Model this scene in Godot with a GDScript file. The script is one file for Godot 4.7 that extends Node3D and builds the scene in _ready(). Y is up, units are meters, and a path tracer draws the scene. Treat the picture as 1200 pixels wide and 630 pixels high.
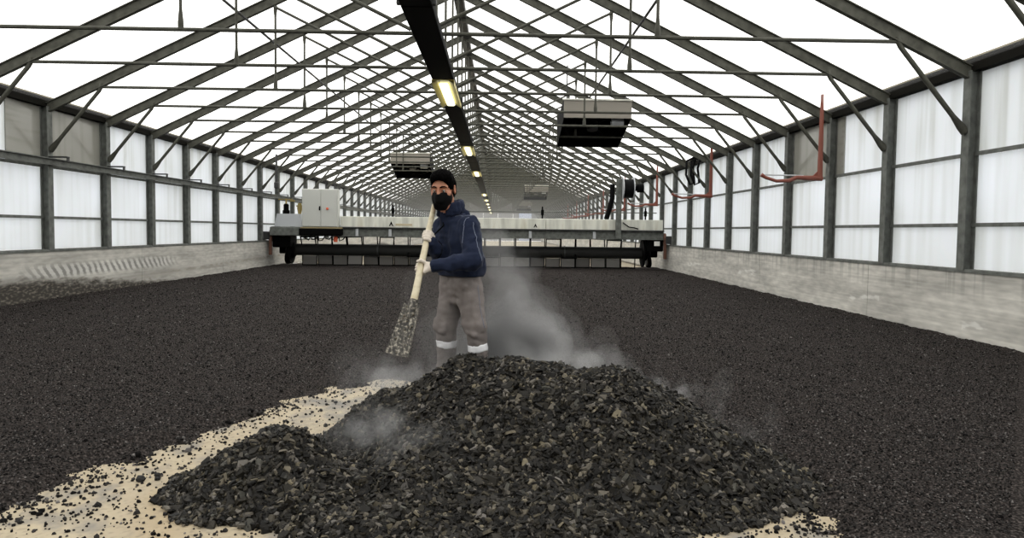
extends Node3D
# Compost hall: X runs across the hall, Y up, D is the distance down the hall (Godot z = -D).

const HALF := 7.1          # hall half width
const BAY := 2.0
const FIRST := -8          # bay numbers of the first and last truss
const LAST := 47
const FLOOR_Y := -0.06

var taken := {}
var M := {}

# ------------------------------------------------------------------ helpers
func P(x: float, y: float, d: float) -> Vector3:
	return Vector3(x, y, -d)

func bay_d(k: int) -> float:
	return 9.56 + BAY * k

func rafter_y(x: float) -> float:
	return 6.75 - 0.484 * absf(x)

class MB:
	var v := PackedVector3Array()
	var n := PackedVector3Array()
	var uv := PackedVector2Array()
	var col := PackedColorArray()
	var idx := PackedInt32Array()
	var center := Vector3.ZERO

	func face(p: Array, out: Vector3, uvs = null) -> void:
		# a flat convex polygon whose outside is the side that out points to
		var nn: Vector3 = (p[1] - p[0]).cross(p[2] - p[0])
		if nn.length() < 1e-12 and p.size() > 3:
			nn = (p[2] - p[0]).cross(p[3] - p[0])
		nn = nn.normalized()
		var flip: bool = nn.dot(out) < 0.0
		if flip:
			nn = -nn
		var b := v.size()
		for i in p.size():
			v.append(p[i])
			n.append(nn)
			uv.append(uvs[i] if uvs != null else Vector2.ZERO)
		for i in range(1, p.size() - 1):
			if flip:
				idx.append_array([b, b + i, b + i + 1])
			else:
				idx.append_array([b, b + i + 1, b + i])

	func box(c: Vector3, s: Vector3, bev := 0.0, bas := Basis.IDENTITY) -> void:
		var h := s * 0.5
		bev = minf(bev, minf(h.x, minf(h.y, h.z)) * 0.9)
		var ax: Array = [0, 1, 2]
		for a in ax:
			var b: int = (a + 1) % 3
			var g: int = (a + 2) % 3
			for sg in [-1.0, 1.0]:
				var q: Array = []
				for st in [[-1, -1], [1, -1], [1, 1], [-1, 1]]:
					var p := Vector3.ZERO
					p[a] = sg * h[a]
					p[b] = st[0] * (h[b] - bev)
					p[g] = st[1] * (h[g] - bev)
					q.append(c + bas * p)
				var o := Vector3.ZERO
				o[a] = sg
				face(q, bas * o, [Vector2(0, 1), Vector2(1, 1), Vector2(1, 0), Vector2(0, 0)])
		if bev <= 0.0:
			return
		for a in ax:
			var b: int = (a + 1) % 3
			var g: int = (a + 2) % 3
			for sb in [-1.0, 1.0]:
				for sg in [-1.0, 1.0]:
					var q: Array = []
					for e in [[-1, 0], [1, 0], [1, 1], [-1, 1]]:
						var p := Vector3.ZERO
						p[a] = e[0] * (h[a] - bev)
						p[b] = sb * (h[b] - (0.0 if e[1] == 0 else bev))
						p[g] = sg * (h[g] - (bev if e[1] == 0 else 0.0))
						q.append(c + bas * p)
					var o := Vector3.ZERO
					o[b] = sb
					o[g] = sg
					face(q, bas * o)
		for sx in [-1.0, 1.0]:
			for sy in [-1.0, 1.0]:
				for sz in [-1.0, 1.0]:
					var o := Vector3(sx, sy, sz)
					var k := h - Vector3.ONE * bev
					face([c + bas * (o * Vector3(h.x, k.y, k.z)), c + bas * (o * Vector3(k.x, h.y, k.z)), c + bas * (o * Vector3(k.x, k.y, h.z))], bas * o)

	func tube(pts: Array, rad: Array, sides := 8, caps := true, flat_scale := 1.0) -> void:
		var cnt := pts.size()
		var t0: Vector3 = (pts[1] - pts[0]).normalized()
		var up := Vector3.UP if absf(t0.y) < 0.9 else Vector3.RIGHT
		var s := t0.cross(up).normalized()
		var base := v.size()
		for i in cnt:
			var t: Vector3 = (pts[mini(i + 1, cnt - 1)] - pts[maxi(i - 1, 0)]).normalized()
			s = (s - t * s.dot(t)).normalized()
			var w := s.cross(t)
			var r: float = rad[mini(i, rad.size() - 1)]
			for j in sides + 1:
				var a := TAU * j / sides
				var dir := s * cos(a) + w * sin(a) * flat_scale
				v.append(pts[i] + dir * r)
				n.append(dir.normalized())
				uv.append(Vector2(float(j) / sides, float(i) / (cnt - 1)))
		for i in cnt - 1:
			for j in sides:
				var a := base + i * (sides + 1) + j
				var b := a + sides + 1
				# outside is the side of n; pick the winding by testing it
				var nn: Vector3 = (v[a + 1] - v[a]).cross(v[b] - v[a])
				if nn.dot(n[a]) > 0.0:
					idx.append_array([a, b, a + 1, a + 1, b, b + 1])
				else:
					idx.append_array([a, a + 1, b, a + 1, b + 1, b])
		if caps:
			for e in [0, cnt - 1]:
				var q: Array = []
				for j in sides:
					q.append(v[base + e * (sides + 1) + j])
				var out: Vector3 = (pts[0] - pts[1]) if e == 0 else (pts[cnt - 1] - pts[cnt - 2])
				face(q, out)

	func lathe(prof: Array, at: Vector3, axis: Vector3, sides := 20) -> void:
		# prof: Vector2(radius, along axis); flat shading between rings, round shading about the axis
		axis = axis.normalized()
		var s := axis.cross(Vector3.UP if absf(axis.y) < 0.9 else Vector3.RIGHT).normalized()
		var w := axis.cross(s)
		for i in prof.size() - 1:
			var p: Vector2 = prof[i]
			var q: Vector2 = prof[i + 1]
			var e := (q - p)
			if e.length() < 1e-7:
				continue
			var nr := Vector2(e.y, -e.x).normalized()
			var b := v.size()
			for j in sides + 1:
				var a := TAU * j / sides
				var dir := s * cos(a) + w * sin(a)
				for k in 2:
					var o: Vector2 = p if k == 0 else q
					v.append(at + dir * o.x + axis * o.y)
					n.append((dir * nr.x + axis * nr.y).normalized())
					uv.append(Vector2(float(j) / sides, o.y))
			for j in sides:
				var a := b + j * 2
				var t: Vector3 = (v[a + 2] - v[a]).cross(v[a + 1] - v[a])
				if t.length() < 1e-14:
					t = (v[a + 3] - v[a + 2]).cross(v[a + 1] - v[a + 2])
				if t.dot(n[a]) > 0.0:
					idx.append_array([a, a + 1, a + 2, a + 2, a + 1, a + 3])
				else:
					idx.append_array([a, a + 2, a + 1, a + 2, a + 3, a + 1])

	func extrude(prof: PackedVector2Array, a: Vector3, b: Vector3, up: Vector3) -> void:
		var t := (b - a).normalized()
		var y := (up - t * up.dot(t)).normalized()
		var x := y.cross(t)
		var m := Vector2.ZERO
		var area := 0.0
		for i in prof.size():
			var q := prof[(i + 1) % prof.size()]
			area += prof[i].cross(q)
		for i in prof.size():
			var p := prof[i]
			var q := prof[(i + 1) % prof.size()]
			var e := q - p
			var o := Vector2(e.y, -e.x) * signf(area)
			face([a + x * p.x + y * p.y, a + x * q.x + y * q.y, b + x * q.x + y * q.y, b + x * p.x + y * p.y], x * o.x + y * o.y, [Vector2(p.x, 0), Vector2(q.x, 0), Vector2(q.x, 1), Vector2(p.x, 1)])
		var tr := Geometry2D.triangulate_polygon(prof)
		for k in range(0, tr.size(), 3):
			for e in [[a, -t], [b, t]]:
				var q: Array = []
				for c in 3:
					var p := prof[tr[k + c]]
					q.append(e[0] + x * p.x + y * p.y)
				face(q, e[1])

	func mesh(mat: Material) -> ArrayMesh:
		var arr := []
		arr.resize(Mesh.ARRAY_MAX)
		arr[Mesh.ARRAY_VERTEX] = v
		arr[Mesh.ARRAY_NORMAL] = n
		arr[Mesh.ARRAY_TEX_UV] = uv
		if col.size() == v.size() and col.size() > 0:
			arr[Mesh.ARRAY_COLOR] = col
		arr[Mesh.ARRAY_INDEX] = idx
		var m := ArrayMesh.new()
		m.add_surface_from_arrays(Mesh.PRIMITIVE_TRIANGLES, arr)
		m.surface_set_material(0, mat)
		return m

# a signed distance field on a grid, meshed as surface nets
class Field:
	var o: Vector3
	var c: float
	var nx: int
	var ny: int
	var nz: int
	var d := PackedFloat32Array()

	func _init(lo: Vector3, hi: Vector3, cell: float) -> void:
		o = lo
		c = cell
		nx = int((hi.x - lo.x) / cell) + 2
		ny = int((hi.y - lo.y) / cell) + 2
		nz = int((hi.z - lo.z) / cell) + 2
		d.resize(nx * ny * nz)
		d.fill(1.0)

	func span(lo: Vector3, hi: Vector3) -> Array:
		return [clampi(int((lo.x - o.x) / c), 0, nx), clampi(int((hi.x - o.x) / c) + 2, 0, nx), clampi(int((lo.y - o.y) / c), 0, ny), clampi(int((hi.y - o.y) / c) + 2, 0, ny), clampi(int((lo.z - o.z) / c), 0, nz), clampi(int((hi.z - o.z) / c) + 2, 0, nz)]

	func put(i: int, e: float, k: float, cut: bool) -> void:
		var a := d[i]
		if cut:
			e = -e
			var h := clampf(0.5 - 0.5 * (e - a) / k, 0.0, 1.0) if false else clampf(0.5 + 0.5 * (e - a) / k, 0.0, 1.0)
			d[i] = lerpf(a, e, h) + k * h * (1.0 - h)
		else:
			var h := clampf(0.5 + 0.5 * (e - a) / k, 0.0, 1.0)
			d[i] = lerpf(e, a, h) - k * h * (1.0 - h)

	func cap(a: Vector3, b: Vector3, ra: float, rb: float, k := 0.01, cut := false) -> void:
		var m := maxf(ra, rb) + k + 3.0 * c
		var s := span(a.min(b) - Vector3.ONE * m, a.max(b) + Vector3.ONE * m)
		var ab := b - a
		var l2 := maxf(ab.length_squared(), 1e-9)
		for z in range(s[4], s[5]):
			for y in range(s[2], s[3]):
				var row := (z * ny + y) * nx
				for x in range(s[0], s[1]):
					var p := Vector3(o.x + x * c, o.y + y * c, o.z + z * c) - a
					var t := clampf(p.dot(ab) / l2, 0.0, 1.0)
					put(row + x, (p - ab * t).length() - lerpf(ra, rb, t), k, cut)

	func ell(ce: Vector3, bas: Basis, r: Vector3, k := 0.01, cut := false) -> void:
		var m := maxf(r.x, maxf(r.y, r.z)) + k + 3.0 * c
		var s := span(ce - Vector3.ONE * m, ce + Vector3.ONE * m)
		var inv := bas.transposed()
		for z in range(s[4], s[5]):
			for y in range(s[2], s[3]):
				var row := (z * ny + y) * nx
				for x in range(s[0], s[1]):
					var p := inv * (Vector3(o.x + x * c, o.y + y * c, o.z + z * c) - ce)
					var q := p / r
					var k0 := q.length()
					var k1 := (q / r).length()
					put(row + x, k0 * (k0 - 1.0) / maxf(k1, 1e-6), k, cut)

	func clip(at: Vector3, nrm: Vector3) -> void:
		nrm = nrm.normalized()
		for z in nz:
			for y in ny:
				var row := (z * ny + y) * nx
				for x in nx:
					var e := (Vector3(o.x + x * c, o.y + y * c, o.z + z * c) - at).dot(nrm)
					if e > d[row + x]:
						d[row + x] = e

	func rough(fn: FastNoiseLite, amp: float, stretch := Vector3.ONE) -> void:
		for z in nz:
			for y in ny:
				var row := (z * ny + y) * nx
				for x in nx:
					if absf(d[row + x]) < 0.05:
						d[row + x] += amp * fn.get_noise_3d((o.x + x * c) * stretch.x, (o.y + y * c) * stretch.y, (o.z + z * c) * stretch.z)

	func value(p: Vector3) -> float:
		var q := (p - o) / c
		var x := clampi(int(q.x + 0.5), 1, nx - 2)
		var y := clampi(int(q.y + 0.5), 1, ny - 2)
		var z := clampi(int(q.z + 0.5), 1, nz - 2)
		return d[(z * ny + y) * nx + x]

	func onto(p: Vector3, lift: float) -> Vector3:
		# the nearest place on the surface, lifted off it a little
		for i in 6:
			var q := (p - o) / c
			var x := clampi(int(q.x + 0.5), 1, nx - 2)
			var y := clampi(int(q.y + 0.5), 1, ny - 2)
			var z := clampi(int(q.z + 0.5), 1, nz - 2)
			var k := (z * ny + y) * nx + x
			var g := Vector3(d[k + 1] - d[k - 1], d[k + nx] - d[k - nx], d[k + nx * ny] - d[k - nx * ny])
			if g.length() < 1e-6:
				break
			g = g.normalized()
			var at := o + Vector3(x, y, z) * c
			var v := d[k] + (p - at).dot(g)
			p -= g * (v - lift) * 0.8
		return p

	func slab(a: Vector3, b: Vector3, grow: float) -> Field:
		# a copy swollen a little and cut to the slab between two planes across a-b
		var f := Field.new(o, o, c)
		f.nx = nx
		f.ny = ny
		f.nz = nz
		f.d = d.duplicate()
		for i in f.d.size():
			f.d[i] -= grow
		f.clip(a, a - b)
		f.clip(b, b - a)
		return f

	func add_to(mb: MB, origin: Vector3) -> void:
		var at := PackedInt32Array()
		at.resize(nx * ny * nz)
		at.fill(-1)
		var base := mb.v.size()
		var start := base
		var sx := 1
		var sy := nx
		var sz := nx * ny
		var off := [0, sx, sy, sx + sy, sz, sx + sz, sy + sz, sx + sy + sz]
		var cor := [Vector3(0, 0, 0), Vector3(1, 0, 0), Vector3(0, 1, 0), Vector3(1, 1, 0), Vector3(0, 0, 1), Vector3(1, 0, 1), Vector3(0, 1, 1), Vector3(1, 1, 1)]
		var edges := [[0, 1], [2, 3], [4, 5], [6, 7], [0, 2], [1, 3], [4, 6], [5, 7], [0, 4], [1, 5], [2, 6], [3, 7]]
		for z in nz - 1:
			for y in ny - 1:
				var row := (z * ny + y) * nx
				for x in nx - 1:
					var i := row + x
					if d[i] > 2.0 * c:
						continue
					var mask := 0
					for q in 8:
						if d[i + off[q]] < 0.0:
							mask += 1
					if mask == 0 or mask == 8:
						continue
					var sum := Vector3.ZERO
					var cnt := 0
					for e in edges:
						var a: float = d[i + off[e[0]]]
						var b: float = d[i + off[e[1]]]
						if (a < 0.0) != (b < 0.0):
							sum += cor[e[0]].lerp(cor[e[1]], a / (a - b))
							cnt += 1
					at[i] = base
					base += 1
					mb.v.append(o + (Vector3(x, y, z) + sum / cnt) * c - origin)
					mb.uv.append(Vector2.ZERO)
		mb.n.resize(mb.v.size())
		for z in range(1, nz - 1):
			for y in range(1, ny - 1):
				var row := (z * ny + y) * nx
				for x in range(1, nx - 1):
					var i := row + x
					var s: bool = d[i] < 0.0
					for e in 3:
						var st: int = [sx, sy, sz][e]
						if (d[i + st] < 0.0) == s:
							continue
						var u: int = [sy, sz, sx][e]
						var w: int = [sz, sx, sy][e]
						var q0 := at[i - u - w]
						var q1 := at[i - w]
						var q2 := at[i]
						var q3 := at[i - u]
						if q0 < 0 or q1 < 0 or q2 < 0 or q3 < 0:
							continue
						# s: solid at i, empty further on, so outside is +e
						if not s:
							var t := q1
							q1 = q3
							q3 = t
						mb.idx.append_array([q0, q2, q1, q0, q3, q2])
						var nn := (mb.v[q1] - mb.v[q0]).cross(mb.v[q2] - mb.v[q0]) + (mb.v[q2] - mb.v[q0]).cross(mb.v[q3] - mb.v[q0])
						mb.n[q0] += nn
						mb.n[q1] += nn
						mb.n[q2] += nn
						mb.n[q3] += nn
		for i in range(start, mb.n.size()):
			mb.n[i] = mb.n[i].normalized()

func numbered(called: String) -> String:
	var k: int = taken.get(called, 0)
	taken[called] = k + 1
	return called if k == 0 else "%s_%03d" % [called, k]

func part(parent: Node, called: String, mesh: Mesh, at := Transform3D.IDENTITY, kind := "", label := "") -> MeshInstance3D:
	var o := MeshInstance3D.new()
	o.name = called
	o.mesh = mesh
	o.transform = at
	parent.add_child(o, true)
	if kind:
		o.set_meta("kind", kind)
	if label:
		o.set_meta("label", label)
	return o

func thing(called: String, label: String, category: String, at := Vector3.ZERO, group := "") -> Node3D:
	var o := Node3D.new()
	o.name = numbered(called)
	o.position = at
	add_child(o, true)
	tag(o, label, category, group)
	return o

func tag(o: Node, label: String, category: String, group := "") -> void:
	o.set_meta("label", label)
	o.set_meta("category", category)
	if group:
		o.set_meta("group", group)

func structure(called: String, label: String) -> Node3D:
	var o := Node3D.new()
	o.name = called
	add_child(o, true)
	o.set_meta("kind", "structure")
	o.set_meta("label", label)
	return o

func mat(called: String, c: Color, rough := 0.7, metal := 0.0, spec := 0.5) -> StandardMaterial3D:
	var m := StandardMaterial3D.new()
	m.resource_name = called
	m.albedo_color = c
	m.roughness = rough
	m.metallic = metal
	m.metallic_specular = spec
	M[called] = m
	return m

func fnl(seed_: int, freq: float, oct := 3) -> FastNoiseLite:
	var f := FastNoiseLite.new()
	f.seed = seed_
	f.noise_type = FastNoiseLite.TYPE_SIMPLEX_SMOOTH
	f.frequency = freq
	f.fractal_octaves = oct
	return f

func noise_tex(seed_: int, freq: float, ramp: Array, size := 512, oct := 4) -> NoiseTexture2D:
	var t := NoiseTexture2D.new()
	t.width = size
	t.height = size
	t.seamless = true
	t.noise = fnl(seed_, freq, oct)
	var g := Gradient.new()
	var offs := PackedFloat32Array()
	var cols := PackedColorArray()
	for r in ramp:
		offs.append(r[0])
		cols.append(r[1])
	g.offsets = offs
	g.colors = cols
	t.color_ramp = g
	return t

func normal_tex(seed_: int, freq: float, strength := 4.0, size := 512, oct := 4) -> NoiseTexture2D:
	var t := NoiseTexture2D.new()
	t.width = size
	t.height = size
	t.seamless = true
	t.noise = fnl(seed_, freq, oct)
	t.as_normal_map = true
	t.bump_strength = strength
	return t

func tri(m: StandardMaterial3D, s: float, world := true) -> void:
	m.uv1_triplanar = true
	m.uv1_world_triplanar = world
	m.uv1_scale = Vector3.ONE * s

func image_tex(w: int, h: int, f: Callable) -> ImageTexture:
	var b := PackedByteArray()
	b.resize(w * h * 3)
	var i := 0
	for y in h:
		for x in w:
			var c: Color = f.call(x, y)
			b[i] = clampi(int(c.r * 255.0), 0, 255)
			b[i + 1] = clampi(int(c.g * 255.0), 0, 255)
			b[i + 2] = clampi(int(c.b * 255.0), 0, 255)
			i += 3
	return ImageTexture.create_from_image(Image.create_from_data(w, h, false, Image.FORMAT_RGB8, b))

# ------------------------------------------------------------------ start
func _ready() -> void:
	view_and_light()
	materials()
	shell()
	ground()
	heaps()
	machine()
	roof_things()
	worker()
	shovel()
	steam()

func view_and_light() -> void:
	var cam := Camera3D.new()
	cam.name = "camera"
	cam.fov = rad_to_deg(2.0 * atan(315.0 / 870.0))
	cam.near = 0.05
	cam.far = 400.0
	cam.position = P(1.0, 1.32, 0.0)
	cam.basis = Basis(Vector3.UP, -0.0201) * Basis(Vector3.RIGHT, -0.0512) * Basis(Vector3.BACK, 0.0118)
	add_child(cam)
	cam.current = true
	var sky := ProceduralSkyMaterial.new()
	sky.sky_top_color = Color(0.99, 0.985, 0.97)
	sky.sky_horizon_color = Color(0.995, 0.99, 0.975)
	sky.ground_bottom_color = Color(0.78, 0.78, 0.77)
	sky.ground_horizon_color = Color(0.86, 0.86, 0.86)
	sky.sky_energy_multiplier = 1.0
	var env := Environment.new()
	env.background_mode = Environment.BG_SKY
	env.sky = Sky.new()
	env.sky.sky_material = sky
	env.background_energy_multiplier = 2.35
	env.tonemap_mode = Environment.TONE_MAPPER_LINEAR
	env.tonemap_exposure = 1.0
	env.sdfgi_enabled = true
	env.ssao_enabled = true
	env.ssil_enabled = true
	env.volumetric_fog_enabled = true
	env.volumetric_fog_density = 0.0
	var we := WorldEnvironment.new()
	we.name = "overcast_sky"
	we.environment = env
	add_child(we)

func materials() -> void:
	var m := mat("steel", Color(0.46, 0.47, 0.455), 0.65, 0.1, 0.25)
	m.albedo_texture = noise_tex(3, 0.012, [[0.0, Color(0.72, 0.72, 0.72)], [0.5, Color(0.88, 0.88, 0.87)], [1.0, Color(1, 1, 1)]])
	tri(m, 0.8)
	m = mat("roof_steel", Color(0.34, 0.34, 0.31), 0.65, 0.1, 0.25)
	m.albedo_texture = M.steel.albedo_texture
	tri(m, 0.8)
	mat("dark_steel", Color(0.20, 0.20, 0.20), 0.5, 0.2)
	mat("black", Color(0.03, 0.03, 0.03), 0.7, 0.0, 0.15)
	mat("trough_black", Color(0.07, 0.07, 0.065), 0.7, 0.0, 0.15)
	mat("gutter", Color(0.10, 0.097, 0.085), 0.8, 0.0, 0.1)
	mat("gutter_lip", Color(0.55, 0.52, 0.42), 0.6)
	m = mat("film", Color(1, 1, 1, 0.06), 0.2, 0.0, 0.1)
	m.transparency = BaseMaterial3D.TRANSPARENCY_ALPHA
	m.cull_mode = BaseMaterial3D.CULL_DISABLED
	for k in 3:
		m = mat("sheet_%d" % k, Color(1, 1, 1), 0.5, 0.0, 0.3)
		m.backlight = Color(1, 1, 1)
		m.backlight_enabled = true
		m.albedo_texture = streaks(20 + k)
		m.cull_mode = BaseMaterial3D.CULL_DISABLED
	m = mat("dull_sheet", Color(0.62, 0.61, 0.57), 0.16, 0.0, 0.5)
	m.albedo_texture = streaks(31)
	m.backlight_enabled = true
	m.backlight = Color(0.3, 0.3, 0.28)
	m = mat("end_sheet", Color(0.55, 0.55, 0.55), 0.5)
	m.backlight_enabled = true
	m.backlight = Color(0.5, 0.5, 0.5)
	mat("red_pipe", Color(0.47, 0.245, 0.185), 0.55)
	mat("cabinet", Color(0.74, 0.745, 0.72), 0.4)
	mat("cabinet_edge", Color(0.55, 0.50, 0.36), 0.5)
	m = mat("galvanised", Color(0.88, 0.88, 0.85), 0.42, 0.1)
	m.albedo_texture = noise_tex(8, 0.02, [[0.0, Color(0.74, 0.74, 0.72)], [0.35, Color(0.90, 0.90, 0.88)], [0.6, Color(1, 1, 0.98)], [1.0, Color(0.86, 0.84, 0.78)]], 256)
	tri(m, 0.5)
	m.uv1_scale = Vector3(0.35, 0.06, 0.35)
	mat("plate", Color(0.95, 0.945, 0.92), 0.5)
	mat("plate_dirty", Color(0.38, 0.37, 0.355), 0.6)
	mat("rotor", Color(0.16, 0.16, 0.155), 0.6, 0.0, 0.3)
	mat("brown", Color(0.38, 0.25, 0.19), 0.6)
	mat("orange", Color(0.85, 0.36, 0.22), 0.5)
	mat("rubber", Color(0.05, 0.05, 0.053), 0.7, 0.0, 0.2)
	mat("brass", Color(0.62, 0.55, 0.33), 0.4, 0.4)
	mat("silver", Color(0.72, 0.73, 0.74), 0.4, 0.3)
	mat("worn_print", Color(0.74, 0.69, 0.58), 0.6)
	m = mat("lamp", Color(1, 1, 0.92), 0.4)
	m.emission_enabled = true
	m.emission = Color(1.0, 0.99, 0.84)
	m.emission_energy_multiplier = 2.2
	mat("reflector", Color(0.80, 0.74, 0.42), 0.4)
	# ground
	m = mat("bed", Color(1, 1, 1), 0.9, 0.0, 0.15)
	var dk := Color(0.158, 0.146, 0.140)
	m.albedo_texture = noise_tex(41, 0.16, [[0.0, dk * 0.55], [0.42, dk], [0.62, dk * 1.55], [0.80, dk * 2.6], [1.0, dk * 3.4]], 1024, 3)
	m.normal_enabled = true
	m.normal_texture = normal_tex(42, 0.13, 10.0, 1024, 3)
	m.normal_scale = 1.4
	tri(m, 0.3)
	m = mat("heap_core", Color(0.06, 0.055, 0.05), 0.8)
	m = mat("chips", Color(1, 1, 1), 0.6, 0.0, 0.3)
	m.vertex_color_use_as_albedo = true
	m = mat("crumbs", Color(1, 1, 1), 0.85, 0.0, 0.2)
	m.vertex_color_use_as_albedo = true
	mat("clod", Color(0.085, 0.08, 0.077), 0.8)
	m = mat("floor", Color(1, 1, 1), 0.75)
	m.albedo_texture = floor_tex()
	m.normal_enabled = true
	m.normal_texture = normal_tex(52, 0.05, 3.0)
	m.normal_scale = 0.4
	m = mat("slab", Color(0.62, 0.58, 0.50), 0.8)
	for side in 2:
		m = mat("concrete_%d" % side, Color(1, 1, 1), 0.85, 0.0, 0.3)
		m.albedo_texture = concrete_tex(side)
	# person
	m = mat("jacket", Color(0.125, 0.155, 0.235), 0.85, 0.0, 0.25)
	m.albedo_texture = noise_tex(61, 0.03, [[0.0, Color(0.80, 0.80, 0.82)], [1.0, Color(1, 1, 1)]], 256)
	m.rim_enabled = true
	m.rim = 0.3
	tri(m, 2.0)
	mat("seam", Color(0.42, 0.45, 0.52), 0.8)
	m = mat("trousers", Color(0.53, 0.503, 0.492), 0.9, 0.0, 0.2)
	m.albedo_texture = noise_tex(62, 0.02, [[0.0, Color(0.78, 0.77, 0.76)], [1.0, Color(1, 1, 1)]], 256)
	tri(m, 2.0)
	mat("reflective", Color(0.90, 0.90, 0.91), 0.35)
	mat("skin", Color(0.69, 0.47, 0.36), 0.55)
	M.skin.subsurf_scatter_enabled = true
	M.skin.subsurf_scatter_strength = 0.15
	mat("hair", Color(0.014, 0.012, 0.012), 0.75, 0.0, 0.1)
	mat("mask", Color(0.018, 0.018, 0.02), 0.8, 0.0, 0.25)
	mat("eye_white", Color(0.80, 0.78, 0.76), 0.3)
	mat("iris", Color(0.07, 0.045, 0.035), 0.2)
	m = mat("glove", Color(0.84, 0.80, 0.75), 0.95, 0.0, 0.2)
	m.normal_enabled = true
	m.normal_texture = normal_tex(64, 0.08, 6.0, 256)
	tri(m, 12.0)
	mat("shirt", Color(0.85, 0.85, 0.86), 0.9)
	mat("boot", Color(0.07, 0.06, 0.055), 0.6)
	m = mat("shaft", Color(0.84, 0.81, 0.73), 0.6)
	m.albedo_texture = noise_tex(66, 0.02, [[0.0, Color(0.80, 0.75, 0.64)], [0.5, Color(0.95, 0.94, 0.90)], [1.0, Color(1, 1, 0.97)]], 256)
	tri(m, 3.0)
	m = mat("blade", Color(1, 1, 1), 0.6, 0.1)
	m.albedo_texture = noise_tex(67, 0.05, [[0.0, Color(0.11, 0.105, 0.10)], [0.40, Color(0.24, 0.23, 0.21)], [0.58, Color(0.36, 0.345, 0.32)], [0.74, Color(0.66, 0.63, 0.57)], [1.0, Color(0.85, 0.83, 0.77)]], 256)
	tri(m, 3.0)

func streaks(seed_: int) -> ImageTexture:
	var a := fnl(seed_, 0.05, 3)
	var b := fnl(seed_ + 50, 0.012, 2)
	var tint := Color(0.965, 0.975, 0.99)
	return image_tex(96, 192, func(x: int, y: int) -> Color:
		var s := a.get_noise_2d(x * 1.6, y * 0.05) * 0.5 + 0.5
		var g := b.get_noise_2d(x, y * 0.6) * 0.5 + 0.5
		var top := clampf(1.0 - y / 120.0, 0.0, 1.0)
		var edge := clampf(1.0 - minf(x, 95.0 - x) / 14.0, 0.0, 1.0)
		var dirt := clampf((s - 0.45) * 1.6, 0.0, 1.0) * (0.06 + 0.16 * top * g) + edge * 0.08 * g + 0.05 * g
		return Color(tint.r - dirt * 0.9, tint.g - dirt * 0.92, tint.b - dirt * 1.1))

func floor_tex() -> ImageTexture:
	# covers X -3..5 and D 2..10
	var a := fnl(71, 0.004, 4)
	var b := fnl(72, 0.02, 4)
	var e := fnl(73, 0.15, 2)
	return image_tex(1024, 1024, func(x: int, y: int) -> Color:
		var p := a.get_noise_2d(x, y * 1.8) * 0.5 + 0.5
		var q := b.get_noise_2d(x, y * 1.4) * 0.5 + 0.5
		var r := e.get_noise_2d(x, y)
		var c := Color(0.60, 0.545, 0.45).lerp(Color(0.68, 0.63, 0.53), p)
		c = c.lerp(Color(0.41, 0.40, 0.385), clampf((p * 0.5 + q * 0.7 - 0.62) * 3.0, 0.0, 0.8))
		c = c.lerp(Color(0.65, 0.56, 0.41), clampf((0.42 - p) * 2.0, 0.0, 0.7))
		return c * (1.0 - 0.35 * clampf(r - 0.25, 0.0, 1.0)) )

func concrete_tex(side: int) -> ImageTexture:
	# u: 40 m of wall, v: its height from the top (0) to the bottom (1)
	var a := fnl(80 + side, 0.01, 4)
	var b := fnl(82 + side, 0.06, 3)
	var s := fnl(84 + side, 0.09, 2)
	var w := 1536
	return image_tex(w, 96, func(x: int, y: int) -> Color:
		var h := 1.0 - y / 95.0          # height share
		var d := 40.0 * x / w
		var p := a.get_noise_2d(x, y * 2.2) * 0.5 + 0.5
		var q := b.get_noise_2d(x, y * 1.5)
		var board := s.get_noise_2d(x * 0.04, y * 2.2)
		var v := 0.735 + 0.22 * (p - 0.5) + 0.08 * q + 0.055 * board
		var c := Color(v, v * 0.985, v * 0.945)
		if side == 0:
			c = c * 0.95
			# compost caked on the lower half, most of all near the camera
			var reach := clampf((19.5 - d) / 6.5, 0.0, 1.0) * 0.50 + 0.05
			var crust := clampf((reach - h + 0.10 * q + 0.10 * (p - 0.5)) * 6.0, 0.0, 1.0)
			var spots := b.get_noise_2d(x * 3.1, y * 3.1)
			c = c.lerp(Color(0.21, 0.198, 0.18) * (1.0 + 2.2 * maxf(0.0, spots)), crust * 0.93)
			c = c.lerp(Color(0.42, 0.40, 0.36), 0.55 * clampf(1.0 - absf(h - 0.34 - 0.04 * q - (d - 22.0) * 0.012) * 9.0, 0.0, 1.0) * clampf((d - 15.0) / 4.0, 0.0, 1.0) * clampf(0.6 + q, 0.0, 1.0))
			# slanted scrape marks
			if d > 12.5 and d < 19.0 and h > 0.44 and h < 0.76:
				var k := fposmod(d * 4.3 + h * 3.4 + 0.9 * p, 1.0)
				var fade := clampf(minf(d - 12.5, 19.0 - d), 0.0, 1.0) * clampf((0.76 - h) * 9.0, 0.0, 1.0) * clampf((h - 0.44) * 12.0, 0.0, 1.0)
				if k < 0.45:
					c = c.lerp(Color(0.50, 0.495, 0.48), 0.75 * fade)
				else:
					c = c.lerp(Color(0.86, 0.86, 0.84), 0.5 * fade)
		else:
			if h > 0.55 and s.get_noise_2d(x * 1.5, 7.0) > 0.25:
				c = c.lerp(Color(0.42, 0.42, 0.40), 0.30 * (h - 0.55) / 0.45)
			for z in [[11.6, 12.6, 0.42], [17.0, 18.5, 0.55], [22.0, 23.4, 0.5], [9.0, 9.5, 0.3]]:
				if d > z[0] and d < z[1] and absf(h - z[2] + (d - z[0]) * 0.05) < 0.035 * (0.5 + p) * (1.0 + 2.0 * q):
					c = c.lerp(Color(0.93, 0.93, 0.91), 0.45 * clampf(0.6 + 2.0 * q, 0.0, 1.0))
			c = c.lerp(Color(0.40, 0.385, 0.36), clampf((0.07 + 0.1 * q - h) * 8.0, 0.0, 0.75))
		return c)

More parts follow.
